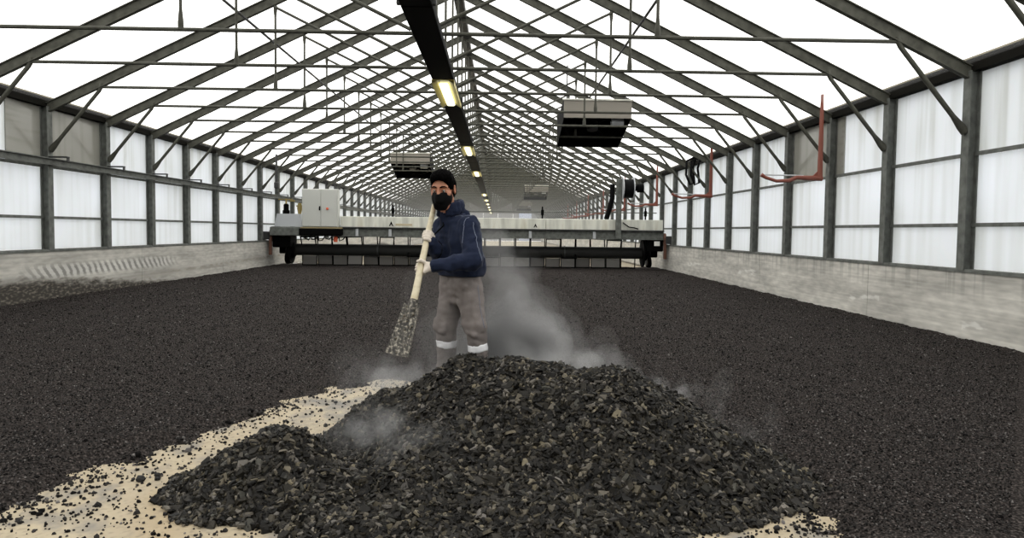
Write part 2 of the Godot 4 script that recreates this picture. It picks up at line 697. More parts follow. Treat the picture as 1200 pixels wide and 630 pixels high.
# ------------------------------------------------------------------ the hall
func ibeam(w: float, h: float, tf := 0.014, tw := 0.012) -> PackedVector2Array:
	var a := w * 0.5
	var b := tw * 0.5
	return PackedVector2Array([Vector2(-a, 0), Vector2(a, 0), Vector2(a, tf), Vector2(b, tf), Vector2(b, h - tf), Vector2(a, h - tf), Vector2(a, h), Vector2(-a, h), Vector2(-a, h - tf), Vector2(-b, h - tf), Vector2(-b, tf), Vector2(-a, tf)])

func tube_mesh(pts: Array, rad: Array, m: Material, sides := 8) -> ArrayMesh:
	var b := MB.new()
	b.tube(pts, rad, sides)
	return b.mesh(m)

func box_mesh(c: Vector3, s: Vector3, m: Material, bev := 0.0) -> ArrayMesh:
	var b := MB.new()
	b.box(c, s, bev)
	return b.mesh(m)

func upright_sheet(x: float, y0: float, y1: float, thick: float, w: float, m: Material) -> ArrayMesh:
	var b := MB.new()
	b.box(Vector3(x, (y0 + y1) / 2, 0), Vector3(thick, y1 - y0, w))
	for i in b.v.size():
		b.uv[i] = Vector2(b.v[i].z / w + 0.5, (3.43 - b.v[i].y) / 2.6)
	return b.mesh(m)

func shell() -> void:
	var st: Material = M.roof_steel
	# ceiling: one truss, then its copies
	var ceiling := structure("ceiling", "translucent film roof over a long row of grey steel trusses")
	var truss := Node3D.new()
	truss.name = "roof_truss"
	truss.position = P(0, 0, bay_d(FIRST))
	ceiling.add_child(truss)
	for s in [-1.0, 1.0]:
		var b := MB.new()
		var nrm := Vector3(s * 0.484, 1.0, 0).normalized()
		b.extrude(ibeam(0.085, 0.165, 0.014, 0.02), Vector3(s * 7.05, rafter_y(7.05), 0), Vector3(0, rafter_y(0), 0), nrm)
		part(truss, "rafter", b.mesh(st))
		var top := Vector3(s * 3.01, rafter_y(3.01) - 0.01, 0)
		var foot := Vector3(s * 3.01, 3.80, 0)
		part(truss, "hanger", tube_mesh([top, top.lerp(foot, 0.06), top.lerp(foot, 0.12), foot.lerp(top, 0.17), foot.lerp(top, 0.06), foot], [0.034, 0.034, 0.021, 0.021, 0.038, 0.038], st))
		part(truss, "diagonal", tube_mesh([top + Vector3(0, -0.03, 0.03), Vector3(s * 0.12, 3.84, 0.03)], [0.024, 0.024], st))
		var knee := Vector3(s * 6.09, 3.80, 0)
		var heel := Vector3(s * 7.03, 2.66, 0)
		part(truss, "knee_brace", tube_mesh([knee + Vector3(0, 0.06, 0), knee.lerp(heel, 0.06), knee.lerp(heel, 0.82), knee.lerp(heel, 0.94), heel], [0.045, 0.033, 0.033, 0.055, 0.055], st))
		part(truss, "gusset", box_mesh(knee + Vector3(s * 0.03, 0.03, 0), Vector3(0.22, 0.10, 0.016), st))
	part(truss, "tie_bar", tube_mesh([Vector3(-6.12, 3.80, 0), Vector3(6.12, 3.80, 0)], [0.026, 0.026], st))
	part(truss, "king_post", tube_mesh([Vector3(0.03, 3.80, 0), Vector3(0.03, 6.72, 0)], [0.022, 0.022], st))
	for k in range(FIRST + 1, LAST + 1):
		var o := truss.duplicate()
		o.position = P(0, 0, bay_d(k))
		ceiling.add_child(o, true)
	var d0 := bay_d(FIRST) - 0.4
	var d1 := bay_d(LAST) + 0.4
	part(ceiling, "ridge_beam", box_mesh(P(0.02, 6.86, (d0 + d1) / 2), Vector3(0.24, 0.16, d1 - d0), M.dark_steel, 0.02))
	for s in [-1.0, 1.0]:
		part(ceiling, "purlin", tube_mesh([P(s * 3.5, rafter_y(3.5) - 0.04, d0), P(s * 3.5, rafter_y(3.5) - 0.04, d1)], [0.024, 0.024], M.dark_steel))
		var b := MB.new()
		var y0 := rafter_y(7.06) + 0.205
		b.face([Vector3(s * 7.06, y0, -BAY / 2), Vector3(s * 7.06, y0, BAY / 2), Vector3(0, 6.95, BAY / 2), Vector3(0, 6.95, -BAY / 2)], Vector3(0, -1, 0))
		var film := b.mesh(M.film)
		for k in range(FIRST, LAST):
			part(ceiling, "film_panel", film, Transform3D(Basis(), P(0, 0, bay_d(k) + BAY / 2)))
	# walls
	var rows := [[0.90, 1.445], [1.49, 2.36], [2.41, 3.43]]
	for side in 2:
		var s := -1.0 if side == 0 else 1.0
		var w := structure("wall_left" if side == 0 else "wall_right", "hall wall of white translucent sheets between grey steel columns on a low concrete base, on the %s" % ("side with the guide rail" if side == 0 else "side with the red bracket arms"))
		var b := MB.new()
		b.extrude(ibeam(0.15, 0.145, 0.016, 0.03), P(s * 7.03, 0.88, 0), P(s * 7.03, 3.44, 0), Vector3(s, 0, 0))
		var colm := b.mesh(M.steel)
		for k in range(FIRST, LAST + 1):
			part(w, "column", colm, Transform3D(Basis(), P(0, 0, bay_d(k))))
		var meshes := []
		for r in rows:
			var per := []
			for q in 3:
				per.append(upright_sheet(s * 7.195, r[0], r[1], 0.012, BAY - 0.05, M["sheet_%d" % q]))
			meshes.append(per)
		var rng := RandomNumberGenerator.new()
		rng.seed = 5 + side
		var dull := upright_sheet(s * 7.185, 2.41, 3.43, 0.02, BAY - 0.04, M.dull_sheet)
		for k in range(FIRST, LAST):
			for r in 3:
				var q := rng.randi() % 3
				if r == 2 and k == 2:
					part(w, "dull_sheet", dull, Transform3D(Basis(), P(0, 0, bay_d(k) + BAY / 2)), "", "dull grey sheet")
				else:
					part(w, "sheet", meshes[r][q], Transform3D(Basis(), P(0, 0, bay_d(k) + BAY / 2)))
		var dl := 0.95 if side == 0 else 0.30
		part(w, "dull_sheet", box_mesh(P(s * 7.172, 2.92, bay_d(2) - 0.05 - dl / 2), Vector3(0.02, 1.02, dl), M.dull_sheet), Transform3D.IDENTITY, "", "narrow dull grey sheet")
		for y in [1.467, 2.385]:
			part(w, "girt", box_mesh(P(s * 7.165, y, (d0 + d1) / 2), Vector3(0.04, 0.05, d1 - d0), M.steel))
		b = MB.new()
		b.box(P(s * 7.19, 3.52, (d0 + d1) / 2), Vector3(0.24, 0.17, d1 - d0))
		part(w, "eave_beam", b.mesh(M.gutter))
		part(w, "gutter_lip", box_mesh(P(s * 7.065, 3.608, (d0 + d1) / 2), Vector3(0.03, 0.022, d1 - d0), M.gutter_lip))
		# concrete base in cast lengths of 5 m
		var d := -8.0
		while d < 104.0:
			b = MB.new()
			var len_ := 4.985
			b.box(P(s * 7.21, 0.40, d + len_ / 2), Vector3(0.30, 0.93, len_))
			var u0 := d / 40.0
			var u1 := (d + len_) / 40.0
			for i in b.v.size():
				b.uv[i] = Vector2(lerpf(u0, u1, (-b.v[i].z - d) / len_), clampf((0.866 - b.v[i].y) / 0.926, 0.01, 0.99))
			part(w, "concrete_block", b.mesh(M["concrete_%d" % side]))
			d += 5.0
		part(w, "sill", box_mesh(P(s * 7.14, 0.872, (d0 + d1) / 2), Vector3(0.19, 0.045, d1 - d0), M.steel))
		if side == 0:
			b = MB.new()
			b.extrude(PackedVector2Array([Vector2(0, 0), Vector2(0.06, 0), Vector2(0.06, 0.125), Vector2(0, 0.125), Vector2(0, 0.11), Vector2(0.045, 0.11), Vector2(0.045, 0.015), Vector2(0, 0.015)]), P(-6.95, 2.395, d0), P(-6.95, 2.395, d1), Vector3.UP)
			part(w, "guide_rail", b.mesh(M.steel), Transform3D.IDENTITY, "", "grey channel rail along the columns")
			b = MB.new()
			b.box(Vector3(-6.87, 2.545, 0.02), Vector3(0.34, 0.025, 0.09), 0.004)
			b.box(Vector3(-6.72, 2.50, 0.0), Vector3(0.02, 0.09, 0.07), 0.004)
			var br := b.mesh(M.dark_steel)
			for k in range(FIRST, LAST + 1):
				part(w, "rail_bracket", br, Transform3D(Basis(), P(0, 0, bay_d(k))))
	# ends
	for e in 2:
		var w := structure("wall_back" if e == 0 else "wall_front", "gable wall of dull grey sheets at %s" % ("the near end of the hall" if e == 0 else "the far end of the hall"))
		var dd := d0 - 0.05 if e == 0 else d1 + 0.05
		for i in 7:
			var x0 := -7.3 + i * 14.6 / 7.0
			var x1 := x0 + 14.6 / 7.0 - 0.02
			var prof := PackedVector2Array([Vector2(x0, -0.06), Vector2(x1, -0.06), Vector2(x1, rafter_y(x1) + 0.19)])
			if x0 < 0.0 and x1 > 0.0:
				prof.append(Vector2(0, 6.94))
			prof.append(Vector2(x0, rafter_y(x0) + 0.19))
			var b := MB.new()
			b.extrude(prof, P(0, 0, dd - 0.02), P(0, 0, dd + 0.02), Vector3.UP)
			part(w, "sheet", b.mesh(M.end_sheet if e == 1 else M.sheet_0))
	var door := structure("door_1", "pale bluish sliding door leaf in the far gable wall, above the machine")
	part(door, "door_leaf", box_mesh(P(4.85, 1.95, d1 - 0.1), Vector3(1.75, 3.95, 0.06), mat("door_blue", Color(0.86, 0.90, 0.98), 0.5), 0.01))
	M.door_blue.backlight_enabled = true
	M.door_blue.backlight = Color(1, 1, 1)
	part(door, "door_frame", box_mesh(P(4.85, 3.98, d1 - 0.12), Vector3(2.0, 0.12, 0.1), M.steel))

# ------------------------------------------------------------------ ground
var edge := [Vector2(-1.34, 3.50), Vector2(-1.24, 3.73), Vector2(-1.12, 4.27), Vector2(-0.91, 4.71), Vector2(-0.74, 5.36), Vector2(-0.32, 6.33), Vector2(-0.05, 6.72), Vector2(0.35, 6.6), Vector2(0.9, 6.05), Vector2(1.5, 5.55), Vector2(2.2, 4.95), Vector2(2.55, 4.35), Vector2(2.62, 3.95), Vector2(2.48, 3.6), Vector2(2.42, 3.29), Vector2(2.4, 1.6), Vector2(-1.9, 1.6), Vector2(-1.6, 2.9)]

func swept_distance(x: float, d: float) -> float:
	# distance from the swept floor's outline, negative on the bare floor
	if x < -3.4 or x > 4.2 or d < 0.3 or d > 8.2:
		return 9.0
	var p := Vector2(x, d)
	var best := 9.0
	var inside := false
	var n := edge.size()
	for i in n:
		var a: Vector2 = edge[i]
		var b: Vector2 = edge[(i + 1) % n]
		best = minf(best, p.distance_squared_to(Geometry2D.get_closest_point_to_segment(p, a, b)))
		if (a.y > d) != (b.y > d) and x < (b.x - a.x) * (d - a.y) / (b.y - a.y) + a.x:
			inside = not inside
	best = sqrt(best)
	return -best if inside else best

var bed_a: FastNoiseLite
var bed_b: FastNoiseLite
var bed_e: FastNoiseLite

func bed_y(x: float, d: float) -> float:
	var y := 0.014 * bed_a.get_noise_2d(x, d) + 0.022 * bed_b.get_noise_2d(x, d)
	if d > 28.25:
		return FLOOR_Y - 0.03
	var s := swept_distance(x, d)
	if s < 1.0:
		s += 0.16 * bed_e.get_noise_2d(x, d) + 0.05 * bed_a.get_noise_2d(x * 0.7, d * 0.7)
		y += clampf(-0.085 + s * 0.30, -0.16, 0.0) if s < 0.29 else 0.0
	return y

func grid_mesh(xs: PackedFloat32Array, ds: PackedFloat32Array, f: Callable, m: Material) -> ArrayMesh:
	var b := MB.new()
	var nx := xs.size()
	var nd := ds.size()
	for j in nd:
		for i in nx:
			b.v.append(Vector3(xs[i], f.call(xs[i], ds[j]), -ds[j]))
	b.n.resize(nx * nd)
	b.uv.resize(nx * nd)
	b.uv.fill(Vector2.ZERO)
	for j in nd:
		for i in nx:
			var dx: Vector3 = b.v[j * nx + mini(i + 1, nx - 1)] - b.v[j * nx + maxi(i - 1, 0)]
			var dd: Vector3 = b.v[mini(j + 1, nd - 1) * nx + i] - b.v[maxi(j - 1, 0) * nx + i]
			b.n[j * nx + i] = dx.cross(dd).normalized()
	for j in nd - 1:
		for i in nx - 1:
			var a := j * nx + i
			b.idx.append_array([a, a + nx, a + 1, a + 1, a + nx, a + nx + 1])
	return b.mesh(m)

func steps(a: float, b: float, s: float) -> PackedFloat32Array:
	var out := PackedFloat32Array()
	var n := int(ceil((b - a) / s))
	for i in n + 1:
		out.append(lerpf(a, b, float(i) / n))
	return out

func lump(seed_: int, rx: float, ry: float, rz: float, wild: float, m: Material) -> ArrayMesh:
	# an irregular crumb of 20 faces
	var rng := RandomNumberGenerator.new()
	rng.seed = seed_
	var t := (1.0 + sqrt(5.0)) / 2.0
	var p: Array = []
	for q in [[-1, t, 0], [1, t, 0], [-1, -t, 0], [1, -t, 0], [0, -1, t], [0, 1, t], [0, -1, -t], [0, 1, -t], [t, 0, -1], [t, 0, 1], [-t, 0, -1], [-t, 0, 1]]:
		var u := Vector3(q[0], q[1], q[2]).normalized() * (1.0 + rng.randf_range(-wild, wild))
		p.append(Vector3(u.x * rx, u.y * ry, u.z * rz))
	var b := MB.new()
	for f in [[0, 11, 5], [0, 5, 1], [0, 1, 7], [0, 7, 10], [0, 10, 11], [1, 5, 9], [5, 11, 4], [11, 10, 2], [10, 7, 6], [7, 1, 8], [3, 9, 4], [3, 4, 2], [3, 2, 6], [3, 6, 8], [3, 8, 9], [4, 9, 5], [2, 4, 11], [6, 2, 10], [8, 6, 7], [9, 8, 1]]:
		b.face([p[f[0]], p[f[1]], p[f[2]]], p[f[0]] + p[f[1]] + p[f[2]])
	return b.mesh(m)

func flake(seed_: int, m: Material) -> ArrayMesh:
	# a bark chip: an uneven slab with broken edges, about one unit long
	var rng := RandomNumberGenerator.new()
	rng.seed = seed_
	var n := rng.randi_range(5, 7)
	var lo: Array = []
	var hi: Array = []
	var wx := rng.randf_range(0.45, 0.62)
	var wz := rng.randf_range(0.28, 0.46)
	var bend := rng.randf_range(-0.18, 0.18)
	for i in n:
		var a := TAU * (i + rng.randf_range(-0.3, 0.3)) / n
		var r := rng.randf_range(0.7, 1.15)
		var p := Vector3(cos(a) * wx * r, 0, sin(a) * wz * r)
		p.y = bend * p.x * p.x * 2.0
		lo.append(p + Vector3(0, rng.randf_range(-0.14, -0.06), 0))
		hi.append(Vector3(p.x * 0.9, p.y + rng.randf_range(0.03, 0.12), p.z * 0.9))
	var b := MB.new()
	var ch := Vector3(0, 0.10, 0)
	var cl := Vector3(0, -0.10, 0)
	for i in n:
		var j := (i + 1) % n
		b.face([hi[i], hi[j], ch], Vector3.UP)
		b.face([lo[i], lo[j], cl], Vector3.DOWN)
		b.face([lo[i], lo[j], hi[j]], lo[i] + lo[j])
		b.face([lo[i], hi[j], hi[i]], lo[i] + lo[j])
	return b.mesh(m)

func multi(parent: Node, called: String, mesh: Mesh, xf: Array, tint: Array) -> MultiMeshInstance3D:
	var mm := MultiMesh.new()
	mm.transform_format = MultiMesh.TRANSFORM_3D
	mm.use_colors = true
	mm.mesh = mesh
	mm.instance_count = xf.size()
	for i in xf.size():
		mm.set_instance_transform(i, xf[i])
		mm.set_instance_color(i, tint[i])
	var o := MultiMeshInstance3D.new()
	o.name = called
	o.multimesh = mm
	o.set_meta("kind", "stuff")
	parent.add_child(o, true)
	return o

func crumb_tint(rng: RandomNumberGenerator) -> Color:
	var k := rng.randf()
	var v := 0.005 + 0.045 * k * k
	if rng.randf() < 0.09:
		v = rng.randf_range(0.06, 0.18)
	return Color(v * 1.06, v * 0.985, v * 0.94)

func ground() -> void:
	bed_a = fnl(101, 9.0, 3)
	bed_b = fnl(102, 1.1, 3)
	bed_e = fnl(103, 2.2, 4)
	var fl := MB.new()
	fl.box(P(1.0, FLOOR_Y - 0.05, 6.0), Vector3(8.0, 0.1, 8.0))
	var floor_ := part(self, "floor", fl.mesh(M.floor))
	floor_.set_meta("kind", "structure")
	floor_.set_meta("label", "pale dusty concrete floor swept bare in front of the worker")
	part(floor_, "slab", box_mesh(P(0, FLOOR_Y - 0.21, 48.0), Vector3(14.7, 0.3, 114.0), M.slab))
	var ds := PackedFloat32Array()
	var d := -8.2
	while d < 28.2:
		ds.append(d)
		d += 0.6 if d < 1.0 else (0.2 if d < 2.9 else maxf(0.022, 0.0055 * d))
	ds.append(28.2)
	ds.append(28.35)
	var bed := Node3D.new()
	bed.name = "compost_bed"
	add_child(bed)
	bed.set_meta("kind", "stuff")
	tag(bed, "wide level bed of dark brown crumbly compost filling the hall floor", "compost")
	part(bed, "bed_surface", grid_mesh(steps(-7.055, 7.055, 0.034), ds, bed_y, M.bed), Transform3D.IDENTITY, "stuff")
	var rng := RandomNumberGenerator.new()
	rng.seed = 11
	for k in 4:
		var xf: Array = []
		var tint: Array = []
		for i in 42000:
			# nearer ones more often: equal share per unit of log distance, some flat
			var dd := 3.2 * pow(27.0 / 3.2, pow(rng.randf(), 0.95))
			var x := rng.randf_range(-0.72, 0.72) * dd + 1.0
			if absf(x) > 7.0 or rng.randf() < (dd - 13.0) / 14.0:
				continue
			var s := swept_distance(x, dd)
			var y := 0.0
			if s < 0.25:
				var e := s + 0.16 * bed_e.get_noise_2d(x, dd)
				if e < 0.10 and rng.randf() > 0.11 + exp(-absf(e - 0.10) / 0.13) * 0.6:
					continue
			y = maxf(bed_y(x, dd), FLOOR_Y)
			var sz := rng.randf_range(0.003, 0.0075) * (0.75 + dd * 0.06)
			if rng.randf() < 0.03:
				sz *= 1.8
			if s < 0.1:
				sz *= rng.randf_range(0.9, 2.2)
			var b := Basis.from_euler(Vector3(rng.randf() * TAU, rng.randf() * TAU, rng.randf() * TAU)).scaled(Vector3.ONE * sz)
			xf.append(Transform3D(b, P(x, y + sz * 0.3, dd)))
			tint.append(crumb_tint(rng))
		multi(bed, "crumbs", lump(200 + k, 1.0, 0.75, 0.8, 0.28, M.crumbs), xf, tint)

# ------------------------------------------------------------------ heaps
func lobe(x: float, d: float, a: Vector2, b: Vector2, h: float, slope: float, r: float) -> float:
	var p := Vector2(x, d)
	var c := Geometry2D.get_closest_point_to_segment(p, a, b)
	var q := p - c
	if q.y > 0.0:
		q.y *= 1.5
	return h - slope * (sqrt(q.length_squared() + r * r) - r)

func smax(a: float, b: float, k: float) -> float:
	var h := clampf(0.5 + 0.5 * (a - b) / k, 0.0, 1.0)
	return lerpf(b, a, h) + k * h * (1.0 - h)

func big_heap(x: float, d: float) -> float:
	var y := lobe(x, d, Vector2(0.80, 4.72), Vector2(1.12, 4.66), 0.575, 0.92, 0.16)
	y = smax(y, lobe(x, d, Vector2(1.12, 4.50), Vector2(1.66, 4.34), 0.585, 0.70, 0.22), 0.08)
	y = smax(y, lobe(x, d, Vector2(1.55, 4.22), Vector2(2.25, 4.12), 0.25, 0.60, 0.2), 0.1)
	y = smax(y, lobe(x, d, Vector2(0.30, 4.80), Vector2(0.50, 4.74), 0.35, 0.95, 0.12), 0.05)
	return y + 0.035 * bed_b.get_noise_2d(x * 2.0 + 5.0, d * 2.0) + 0.016 * bed_a.get_noise_2d(x, d)

func small_heap(x: float, d: float) -> float:
	var y := lobe(x, d, Vector2(-0.20, 3.95), Vector2(-0.14, 3.94), 0.32, 0.70, 0.08)
	y = smax(y, lobe(x, d, Vector2(0.10, 3.74), Vector2(0.50, 3.72), 0.17, 0.62, 0.10), 0.06)
	y = smax(y, lobe(x, d, Vector2(0.62, 3.74), Vector2(0.85, 3.72), 0.235, 0.62, 0.10), 0.06)
	y = smax(y, lobe(x, d, Vector2(0.85, 3.70), Vector2(1.25, 3.60), 0.17, 0.60, 0.12), 0.06)
	y = smax(y, lobe(x, d, Vector2(0.50, 3.42), Vector2(1.45, 3.38), 0.13, 0.5, 0.12), 0.08)
	return y + 0.04 * bed_b.get_noise_2d(x * 2.0 - 9.0, d * 2.0) + 0.02 * bed_a.get_noise_2d(x, d)

func chip_tint(rng: RandomNumberGenerator) -> Color:
	var k := rng.randf()
	var v := 0.0035 + 0.023 * k * k
	var warm := rng.randf()
	if rng.randf() < 0.20:
		v = 0.035 + 0.11 * pow(rng.randf(), 1.5)
	return Color(v * (1.09 + 0.12 * warm), v * (1.0 + 0.03 * warm), v * (0.90 - 0.22 * warm))

func heap(called: String, label: String, f: Callable, lo: Vector2, hi: Vector2, count: int, seed_: int, at: Vector3) -> void:
	var o := thing(called, label, "compost heap", at)
	var off := Transform3D(Basis(), -at)
	part(o, "heap_core", grid_mesh(steps(lo.x, hi.x, 0.016), steps(lo.y, hi.y, 0.016), func(x: float, d: float) -> float: return maxf(-0.09, FLOOR_Y - 0.02 + f.call(x, d)), M.heap_core), off, "stuff")
	var rng := RandomNumberGenerator.new()
	rng.seed = seed_
	var flakes: Array = []
	for k in 6:
		flakes.append(flake(300 + k + seed_, M.chips))
	var xf := [[], [], [], [], [], []]
	var tint := [[], [], [], [], [], []]
	var tries := 0
	var made := 0
	var singles := 0
	var single_mats: Array = []
	for k in 6:
		var c := chip_tint(rng)
		if k > 2:
			c = Color(0.05, 0.048, 0.04) * (0.6 + 0.4 * (k - 3))
		var m := mat("chip_%d_%d" % [seed_, k], c.linear_to_srgb(), 0.6, 0.0, 0.3)
		single_mats.append(m)
	var single_mesh: Array = []
	for k in 6:
		single_mesh.append(flake(400 + k + seed_, single_mats[k]))
	while made < count and tries < count * 6:
		tries += 1
		var x := rng.randf_range(lo.x, hi.x)
		var d := rng.randf_range(lo.y, hi.y)
		var h: float = f.call(x, d)
		if h < -0.03 or (h < 0.02 and rng.randf() > 0.25 + (h + 0.03) * 10.0):
			continue
		made += 1
		var e := 0.03
		var nx: float = f.call(x + e, d) - f.call(x - e, d)
		var nd: float = f.call(x, d + e) - f.call(x, d - e)
		var nrm := Vector3(-nx, 2.0 * e, nd).normalized()
		var size := 0.022 + 0.042 * pow(rng.randf(), 1.8)
		if rng.randf() < 0.04:
			size *= 1.45
		var up := (nrm + Vector3(rng.randfn(0, 0.55), rng.randfn(0, 0.55), rng.randfn(0, 0.55))).normalized()
		var fw := up.cross(Vector3(rng.randfn(), rng.randfn(), rng.randfn())).normalized()
		var bas := Basis(fw, up, fw.cross(up)).scaled_local(Vector3.ONE * size)
		var y := maxf(FLOOR_Y + 0.004, FLOOR_Y - 0.02 + h) + rng.randf_range(0.0, 0.014)
		var t := Transform3D(bas, P(x, y, d) - at)
		var k := rng.randi() % 6
		if singles < 280 and size > 0.060 and d < 4.8:
			singles += 1
			part(o, "bark_chip", single_mesh[k], t)
		else:
			xf[k].append(t)
			tint[k].append(chip_tint(rng))
	for k in 6:
		multi(o, "chips", flakes[k], xf[k], tint[k])

func heaps() -> void:
	heap("compost_heap", "large round-topped heap of coarse dark compost chips in front of the worker", big_heap, Vector2(-0.55, 3.1), Vector2(3.0, 5.5), 30000, 7, P(1.15, FLOOR_Y, 4.4))
	heap("compost_heap", "smaller low heap of dark compost chips spilling onto the pale floor, nearest the photographer", small_heap, Vector2(-0.95, 2.85), Vector2(1.95, 4.75), 19000, 8, P(0.1, FLOOR_Y, 3.9))
	var rng := RandomNumberGenerator.new()
	rng.seed = 77
	var spots := [[-0.72, 3.80, 0.017], [-0.435, 3.545, 0.030], [-0.58, 4.85, 0.02], [-0.62, 4.45, 0.022], [-0.72, 3.98, 0.018], [-0.84, 4.02, 0.016], [-0.92, 4.0, 0.024], [2.06, 3.45, 0.040], [2.18, 3.45, 0.027], [2.25, 3.55, 0.032], [1.86, 3.44, 0.036], [2.32, 3.38, 0.016]]
	for i in 26:
		var x := rng.randf_range(-1.15, 0.1)
		var d := rng.randf_range(3.45, 5.9)
		if swept_distance(x, d) > -0.12 or big_heap(x, d) > -0.05 or small_heap(x, d) > -0.05:
			continue
		spots.append([x, d, rng.randf_range(0.010, 0.018)])
	for s in spots:
		var r: float = s[2]
		if big_heap(s[0], s[1]) > 0.0 or small_heap(s[0], s[1]) > 0.0:
			continue
		var o := MeshInstance3D.new()
		o.name = numbered("compost_clod")
		o.mesh = lump(500 + int(s[0] * 100.0) + int(s[1] * 37.0), r * 1.2, r * 0.85, r, 0.28, M.clod)
		o.position = P(s[0], FLOOR_Y + r * 0.62, s[1])
		o.rotation.y = s[0] * 7.0
		add_child(o, true)
		tag(o, "dark compost clod lying loose on the pale bare floor", "clod", "loose clods on the bare floor")
		for own in [[-0.435, 3.545, "big round dark clod on the pale floor just left of the smaller heap"], [-0.92, 4.0, "outer of two dark clods by the bed edge, left of the smaller heap"], [-0.84, 4.02, "inner of two dark clods by the bed edge, left of the smaller heap"], [2.06, 3.45, "largest dark clod on the pale patch at the large heap's right toe"], [-0.58, 4.85, "dark clod farthest up the swept strip, beside the compost bed"]]:
			if absf(s[0] - own[0]) < 0.001 and absf(s[1] - own[1]) < 0.001:
				o.set_meta("label", own[2])

# ------------------------------------------------------------------ the turning machine
func machine() -> void:
	var base := P(0, 0, 26.0)
	var t := thing("compost_turner", "wide grey bridge machine with control cabinet and paddle drum, spanning the hall behind the worker", "machine", base)
	var q := func(x: float, y: float, d: float) -> Vector3: return Vector3(x, y, -d)   # d: metres behind the machine's front
	# bridge: pale upper girder in three lengths over a grey lower one
	var up := Node3D.new()
	up.name = "upper_girder"
	t.add_child(up)
	var cuts := [-4.50, -0.9, 2.7, 6.84]
	for i in 3:
		var x0: float = cuts[i]
		var x1: float = cuts[i + 1] - 0.012
		part(up, "girder_panel", box_mesh(q.call((x0 + x1) / 2, 1.575, 0.55), Vector3(x1 - x0, 0.375, 0.9), M.galvanised, 0.012))
	part(up, "emblem", emblem(0.17), Transform3D(Basis(), q.call(-2.72, 1.44, 0.095)), "", "black emblem")
	part(up, "worn_lettering", box_mesh(q.call(-2.28, 1.49, 0.096), Vector3(0.58, 0.075, 0.006), M.worn_print), Transform3D.IDENTITY, "", "faded tan lettering too worn to read")
	part(up, "emblem", emblem(0.14), Transform3D(Basis(), q.call(2.33, 1.45, 0.095)), "", "small black emblem")
	var lo := MB.new()
	lo.extrude(PackedVector2Array([Vector2(0, 0), Vector2(0.9, 0), Vector2(0.9, 0.30), Vector2(0, 0.30), Vector2(0, 0.27), Vector2(0.05, 0.25), Vector2(0.05, 0.05), Vector2(0, 0.03)]), q.call(6.86, 1.065, 0.95), q.call(-6.86, 1.065, 0.95), Vector3.UP)
	lo = MB.new()
	lo.box(q.call(0, 1.215, 0.5), Vector3(13.7, 0.29, 0.85), 0.01)
	lo.box(q.call(0, 1.365, 0.35), Vector3(13.72, 0.03, 0.72), 0.006)
	lo.box(q.call(0, 1.07, 0.35), Vector3(13.72, 0.025, 0.72), 0.006)
	var lg := part(t, "lower_girder", lo.mesh(M.steel))
	part(t, "flange_rail", box_mesh(q.call(1.16, 1.372, 0.05), Vector3(11.36, 0.04, 0.16), M.dark_steel, 0.004))
	for x in [-2.75, -1.35, 2.15, 4.4, -3.9]:
		part(lg, "bracket", box_mesh(q.call(x, 1.20, 0.04), Vector3(0.10, 0.26, 0.06), M.silver, 0.01))
	# left end platform with drive
	part(t, "end_platform", box_mesh(q.call(-6.30, 1.22, 0.05), Vector3(1.12, 0.30, 0.5), M.steel, 0.02))
	var dr := part(t, "drive_cover", frustum(q.call(-6.28, 1.385, 0.25), Vector2(0.96, 0.5), Vector2(0.80, 0.4), 0.44, M.silver))
	var b := MB.new()
	b.lathe([Vector2(0, 0), Vector2(0.12, 0), Vector2(0.12, 0.12), Vector2(0.09, 0.14), Vector2(0.09, 0.32), Vector2(0.05, 0.36), Vector2(0, 0.36)], q.call(-6.40, 1.82, 0.2), Vector3.UP, 14)
	part(dr, "motor", b.mesh(M.black))
	b = MB.new()
	b.tube([q.call(-6.40, 2.15, 0.2), q.call(-6.40, 2.36, 0.2)], [0.03, 0.03], 8)
	b.box(q.call(-6.42, 2.33, 0.2), Vector3(0.5, 0.03, 0.04))
	b.box(q.call(-6.18, 2.28, 0.2), Vector3(0.16, 0.05, 0.06))
	part(dr, "motor_mount", b.mesh(M.brass))
	b = MB.new()
	b.tube([q.call(-5.93, 1.80, 0.2), q.call(-5.93, 2.02, 0.2), q.call(-5.93, 2.2, 0.2)], [0.05, 0.09, 0.06], 10)
	b.box(q.call(-5.93, 2.10, 0.2), Vector3(0.22, 0.05, 0.05))
	part(dr, "valve", b.mesh(M.brass))
	# control cabinet
	var cab := Node3D.new()
	cab.name = "control_cabinet"
	cab.set_meta("label", "pale grey two-door control cabinet")
	t.add_child(cab)
	part(cab, "body", box_mesh(q.call(-5.14, 2.035, 0.02), Vector3(1.23, 1.31, 0.36), M.cabinet, 0.015))
	part(cab, "door", box_mesh(q.call(-5.42, 2.035, -0.175), Vector3(0.625, 1.28, 0.03), M.cabinet, 0.01))
	part(cab, "door", box_mesh(q.call(-4.83, 2.035, -0.175), Vector3(0.535, 1.28, 0.03), M.cabinet, 0.01))
	part(cab, "handle", box_mesh(q.call(-5.14, 2.02, -0.205), Vector3(0.05, 0.15, 0.035), M.black, 0.01))
	b = MB.new()
	b.lathe([Vector2(0.0, 0), Vector2(0.045, 0), Vector2(0.04, 0.04), Vector2(0, 0.05)], q.call(-4.88, 2.01, -0.19), Vector3(0, 0, 1), 12)
	part(cab, "switch", b.mesh(M.orange))
	part(cab, "plinth", box_mesh(q.call(-5.10, 1.345, 0.0), Vector3(1.42, 0.05, 0.42), M.cabinet_edge, 0.01))
	for x in [-4.98, -4.68, -4.5]:
		part(cab, "aerial", tube_mesh([q.call(x, 2.68, 0.05), q.call(x, 2.92, 0.05)], [0.025, 0.02], M.dark_steel, 6))
	part(t, "cable_box", box_mesh(q.call(-5.12, 1.21, 0.0), Vector3(1.46, 0.22, 0.5), M.black, 0.02))
